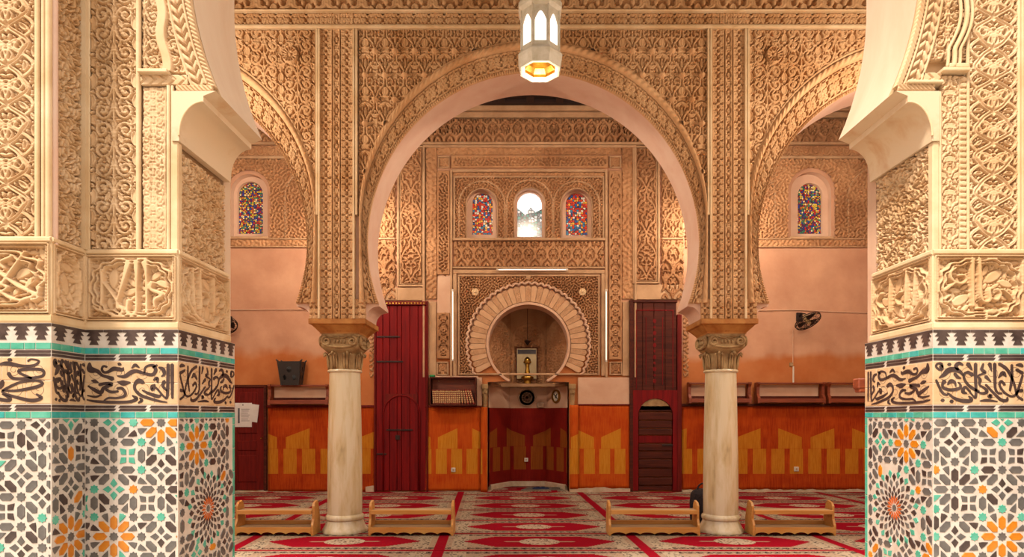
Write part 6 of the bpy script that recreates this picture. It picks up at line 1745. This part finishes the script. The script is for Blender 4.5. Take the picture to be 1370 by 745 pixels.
# ------------------------------------------------------------------ lanterns
def octa(r, z, ph=PI / 8): return [(r * math.cos(ph + i * PI / 4), r * math.sin(ph + i * PI / 4), z) for i in range(8)]
def octa_stack(prof, inner=None):
    v = [p for r, z in prof for p in octa(r, z)]; f = [(k * 8 + i, k * 8 + (i + 1) % 8, k * 8 + 8 + (i + 1) % 8, k * 8 + 8 + i) for k in range(len(prof) - 1) for i in range(8)]
    return v, f
def lantern(loc, top, power, label):
    e_ = empty('lantern', loc)
    def add(nm_, prof, mat):
        v, f = octa_stack(prof); return MB().add(v, f).build(nm_, mat, e_)
    add('lower_rim', [(0.165, 0.02), (0.185, 0.0), (0.205, 0.005), (0.21, 0.03), (0.228, 0.10), (0.230, 0.125), (0.205, 0.165), (0.195, 0.17), (0.185, 0.16), (0.16, 0.03), (0.165, 0.02)], M['brass'] if False else M['white_metal'])
    add('inner_tray', [(0.16, 0.035), (0.155, 0.06), (0.12, 0.10), (0.001, 0.10)], M['brass'])
    add('upper_rim', [(0.19, 0.55), (0.20, 0.545), (0.225, 0.58), (0.228, 0.62), (0.205, 0.66), (0.19, 0.66), (0.18, 0.56), (0.19, 0.55)], M['white_metal'])
    c0, c1 = octa(0.195, 0.165), octa(0.195, 0.555)
    for i in range(8):
        MB().tube([c0[i], c1[i]], 0.012, 6).build('corner_bar', M['white_metal'], e_)
        a, b = Vector(c0[i]), Vector(c0[(i + 1) % 8]); u = b - a; L = u.length; u.normalize(); n = Vector((u.y, -u.x, 0)); mid = (a + b) / 2
        if n.dot(Vector((mid.x, mid.y, 0))) < 0: n = -n
        fr = Frame(a, u, n)
        w_ = 0.055; hole = [(-w_, 0.04), (w_, 0.04), (w_, 0.24)] + [(w_ * (1 - t) * math.cos(t * 0.5), 0.24 + 0.085 * math.sin(t * PI / 2)) for t in np.linspace(0.2, 1, 5)] + [(-w_ * (1 - t) * math.cos(t * 0.5), 0.24 + 0.085 * math.sin(t * PI / 2)) for t in np.linspace(0.8, 0.2, 4)] + [(-w_, 0.24)]
        o = poly_wall('pierced_frame', [(-L / 2, 0), (L / 2, 0), (L / 2, 0.39), (-L / 2, 0.39)], [hole], -0.003, 0.003, [M['white_metal']] * 2, e_)
        R_ = Matrix((u, -n, Vector((0, 0, 1)))).transposed().to_4x4(); R_.translation = Vector((mid.x, mid.y, 0.165)); o.matrix_basis = R_
        p = MB().box(-L / 2 + 0.005, L / 2 - 0.005, 0.008, 0.011, 0.0, 0.39).build('glass_pane', M['lantern_glass'], e_); p.matrix_basis = R_
    add('roof', [(0.21, 0.655), (0.17, 0.74), (0.12, 0.82), (0.11, 0.86), (0.06, 0.93), (0.03, 0.96), (0.001, 0.97)], M['white_metal'])
    MB().tube([(0.04 * math.cos(t), 0, 1.0 + 0.04 * math.sin(t)) for t in np.linspace(0, 2 * PI, 13)[:-1]], 0.008, 6, closed=True).build('hanging_ring', M['iron'], e_)
    MB().tube([(0, 0, 1.03), (0, 0, top - loc[2])], 0.010, 6).build('chain', M['iron'], e_)
    tag(e_, label, 'lantern', 'hall lanterns')
    if power:
        ld = bpy.data.lights.new('lantern_bulb', 'POINT'); ld.energy = power; ld.color = LAMP_C; ld.shadow_soft_size = 0.14
        lo_ = bpy.data.objects.new('bulb', ld); COL.objects.link(lo_); lo_.parent = e_; lo_.location = (0, 0, -0.12)
    return e_
lantern((PX(722.5, 6.0), 6.0, 4.86), HZ, 9, 'white octagonal pierced lantern hanging before the main arch')
lantern((AX, 8.72, 6.3), HZ, LAMP_W, 'added white octagonal lantern hanging unseen close behind the main arch')  # added lamp above the sightline, brightens the mihrab aisle
lantern((-4.65, 8.72, 6.3), HZ, LAMP_W, 'added white octagonal lantern hanging unseen before the coloured window above the black basket')  # added out of sight to warm this side bay
lantern((4.94, 8.72, 6.3), HZ, LAMP_W, 'added white octagonal lantern hanging unseen before the coloured window above the white conduit')  # likewise added and hidden, fills the opposite bay
lantern((-4.65, 6.1, 5.3), HZ, LAMP_W * 2.1, 'added white octagonal lantern hanging unseen before the side arch on the basket side')  # added beyond the frame so its light rakes the arcade carving
lantern((4.94, 6.1, 5.3), HZ, LAMP_W * 2.1, 'added white octagonal lantern hanging unseen before the side arch on the empty shelves side')  # its added counterpart, also outside the view
lantern((-3.12, 11.15, 5.3), HZ, LAMP_W * 0.8, 'added white octagonal lantern hanging unseen near the mihrab wall by the oxblood double door')  # added behind the arcade pier to rake light over the wall relief
lantern((3.62, 11.15, 5.3), HZ, LAMP_W * 0.8, 'added white octagonal lantern hanging unseen near the mihrab wall by the door with boarded wicket')  # matching added lamp, hidden by the other arcade pier
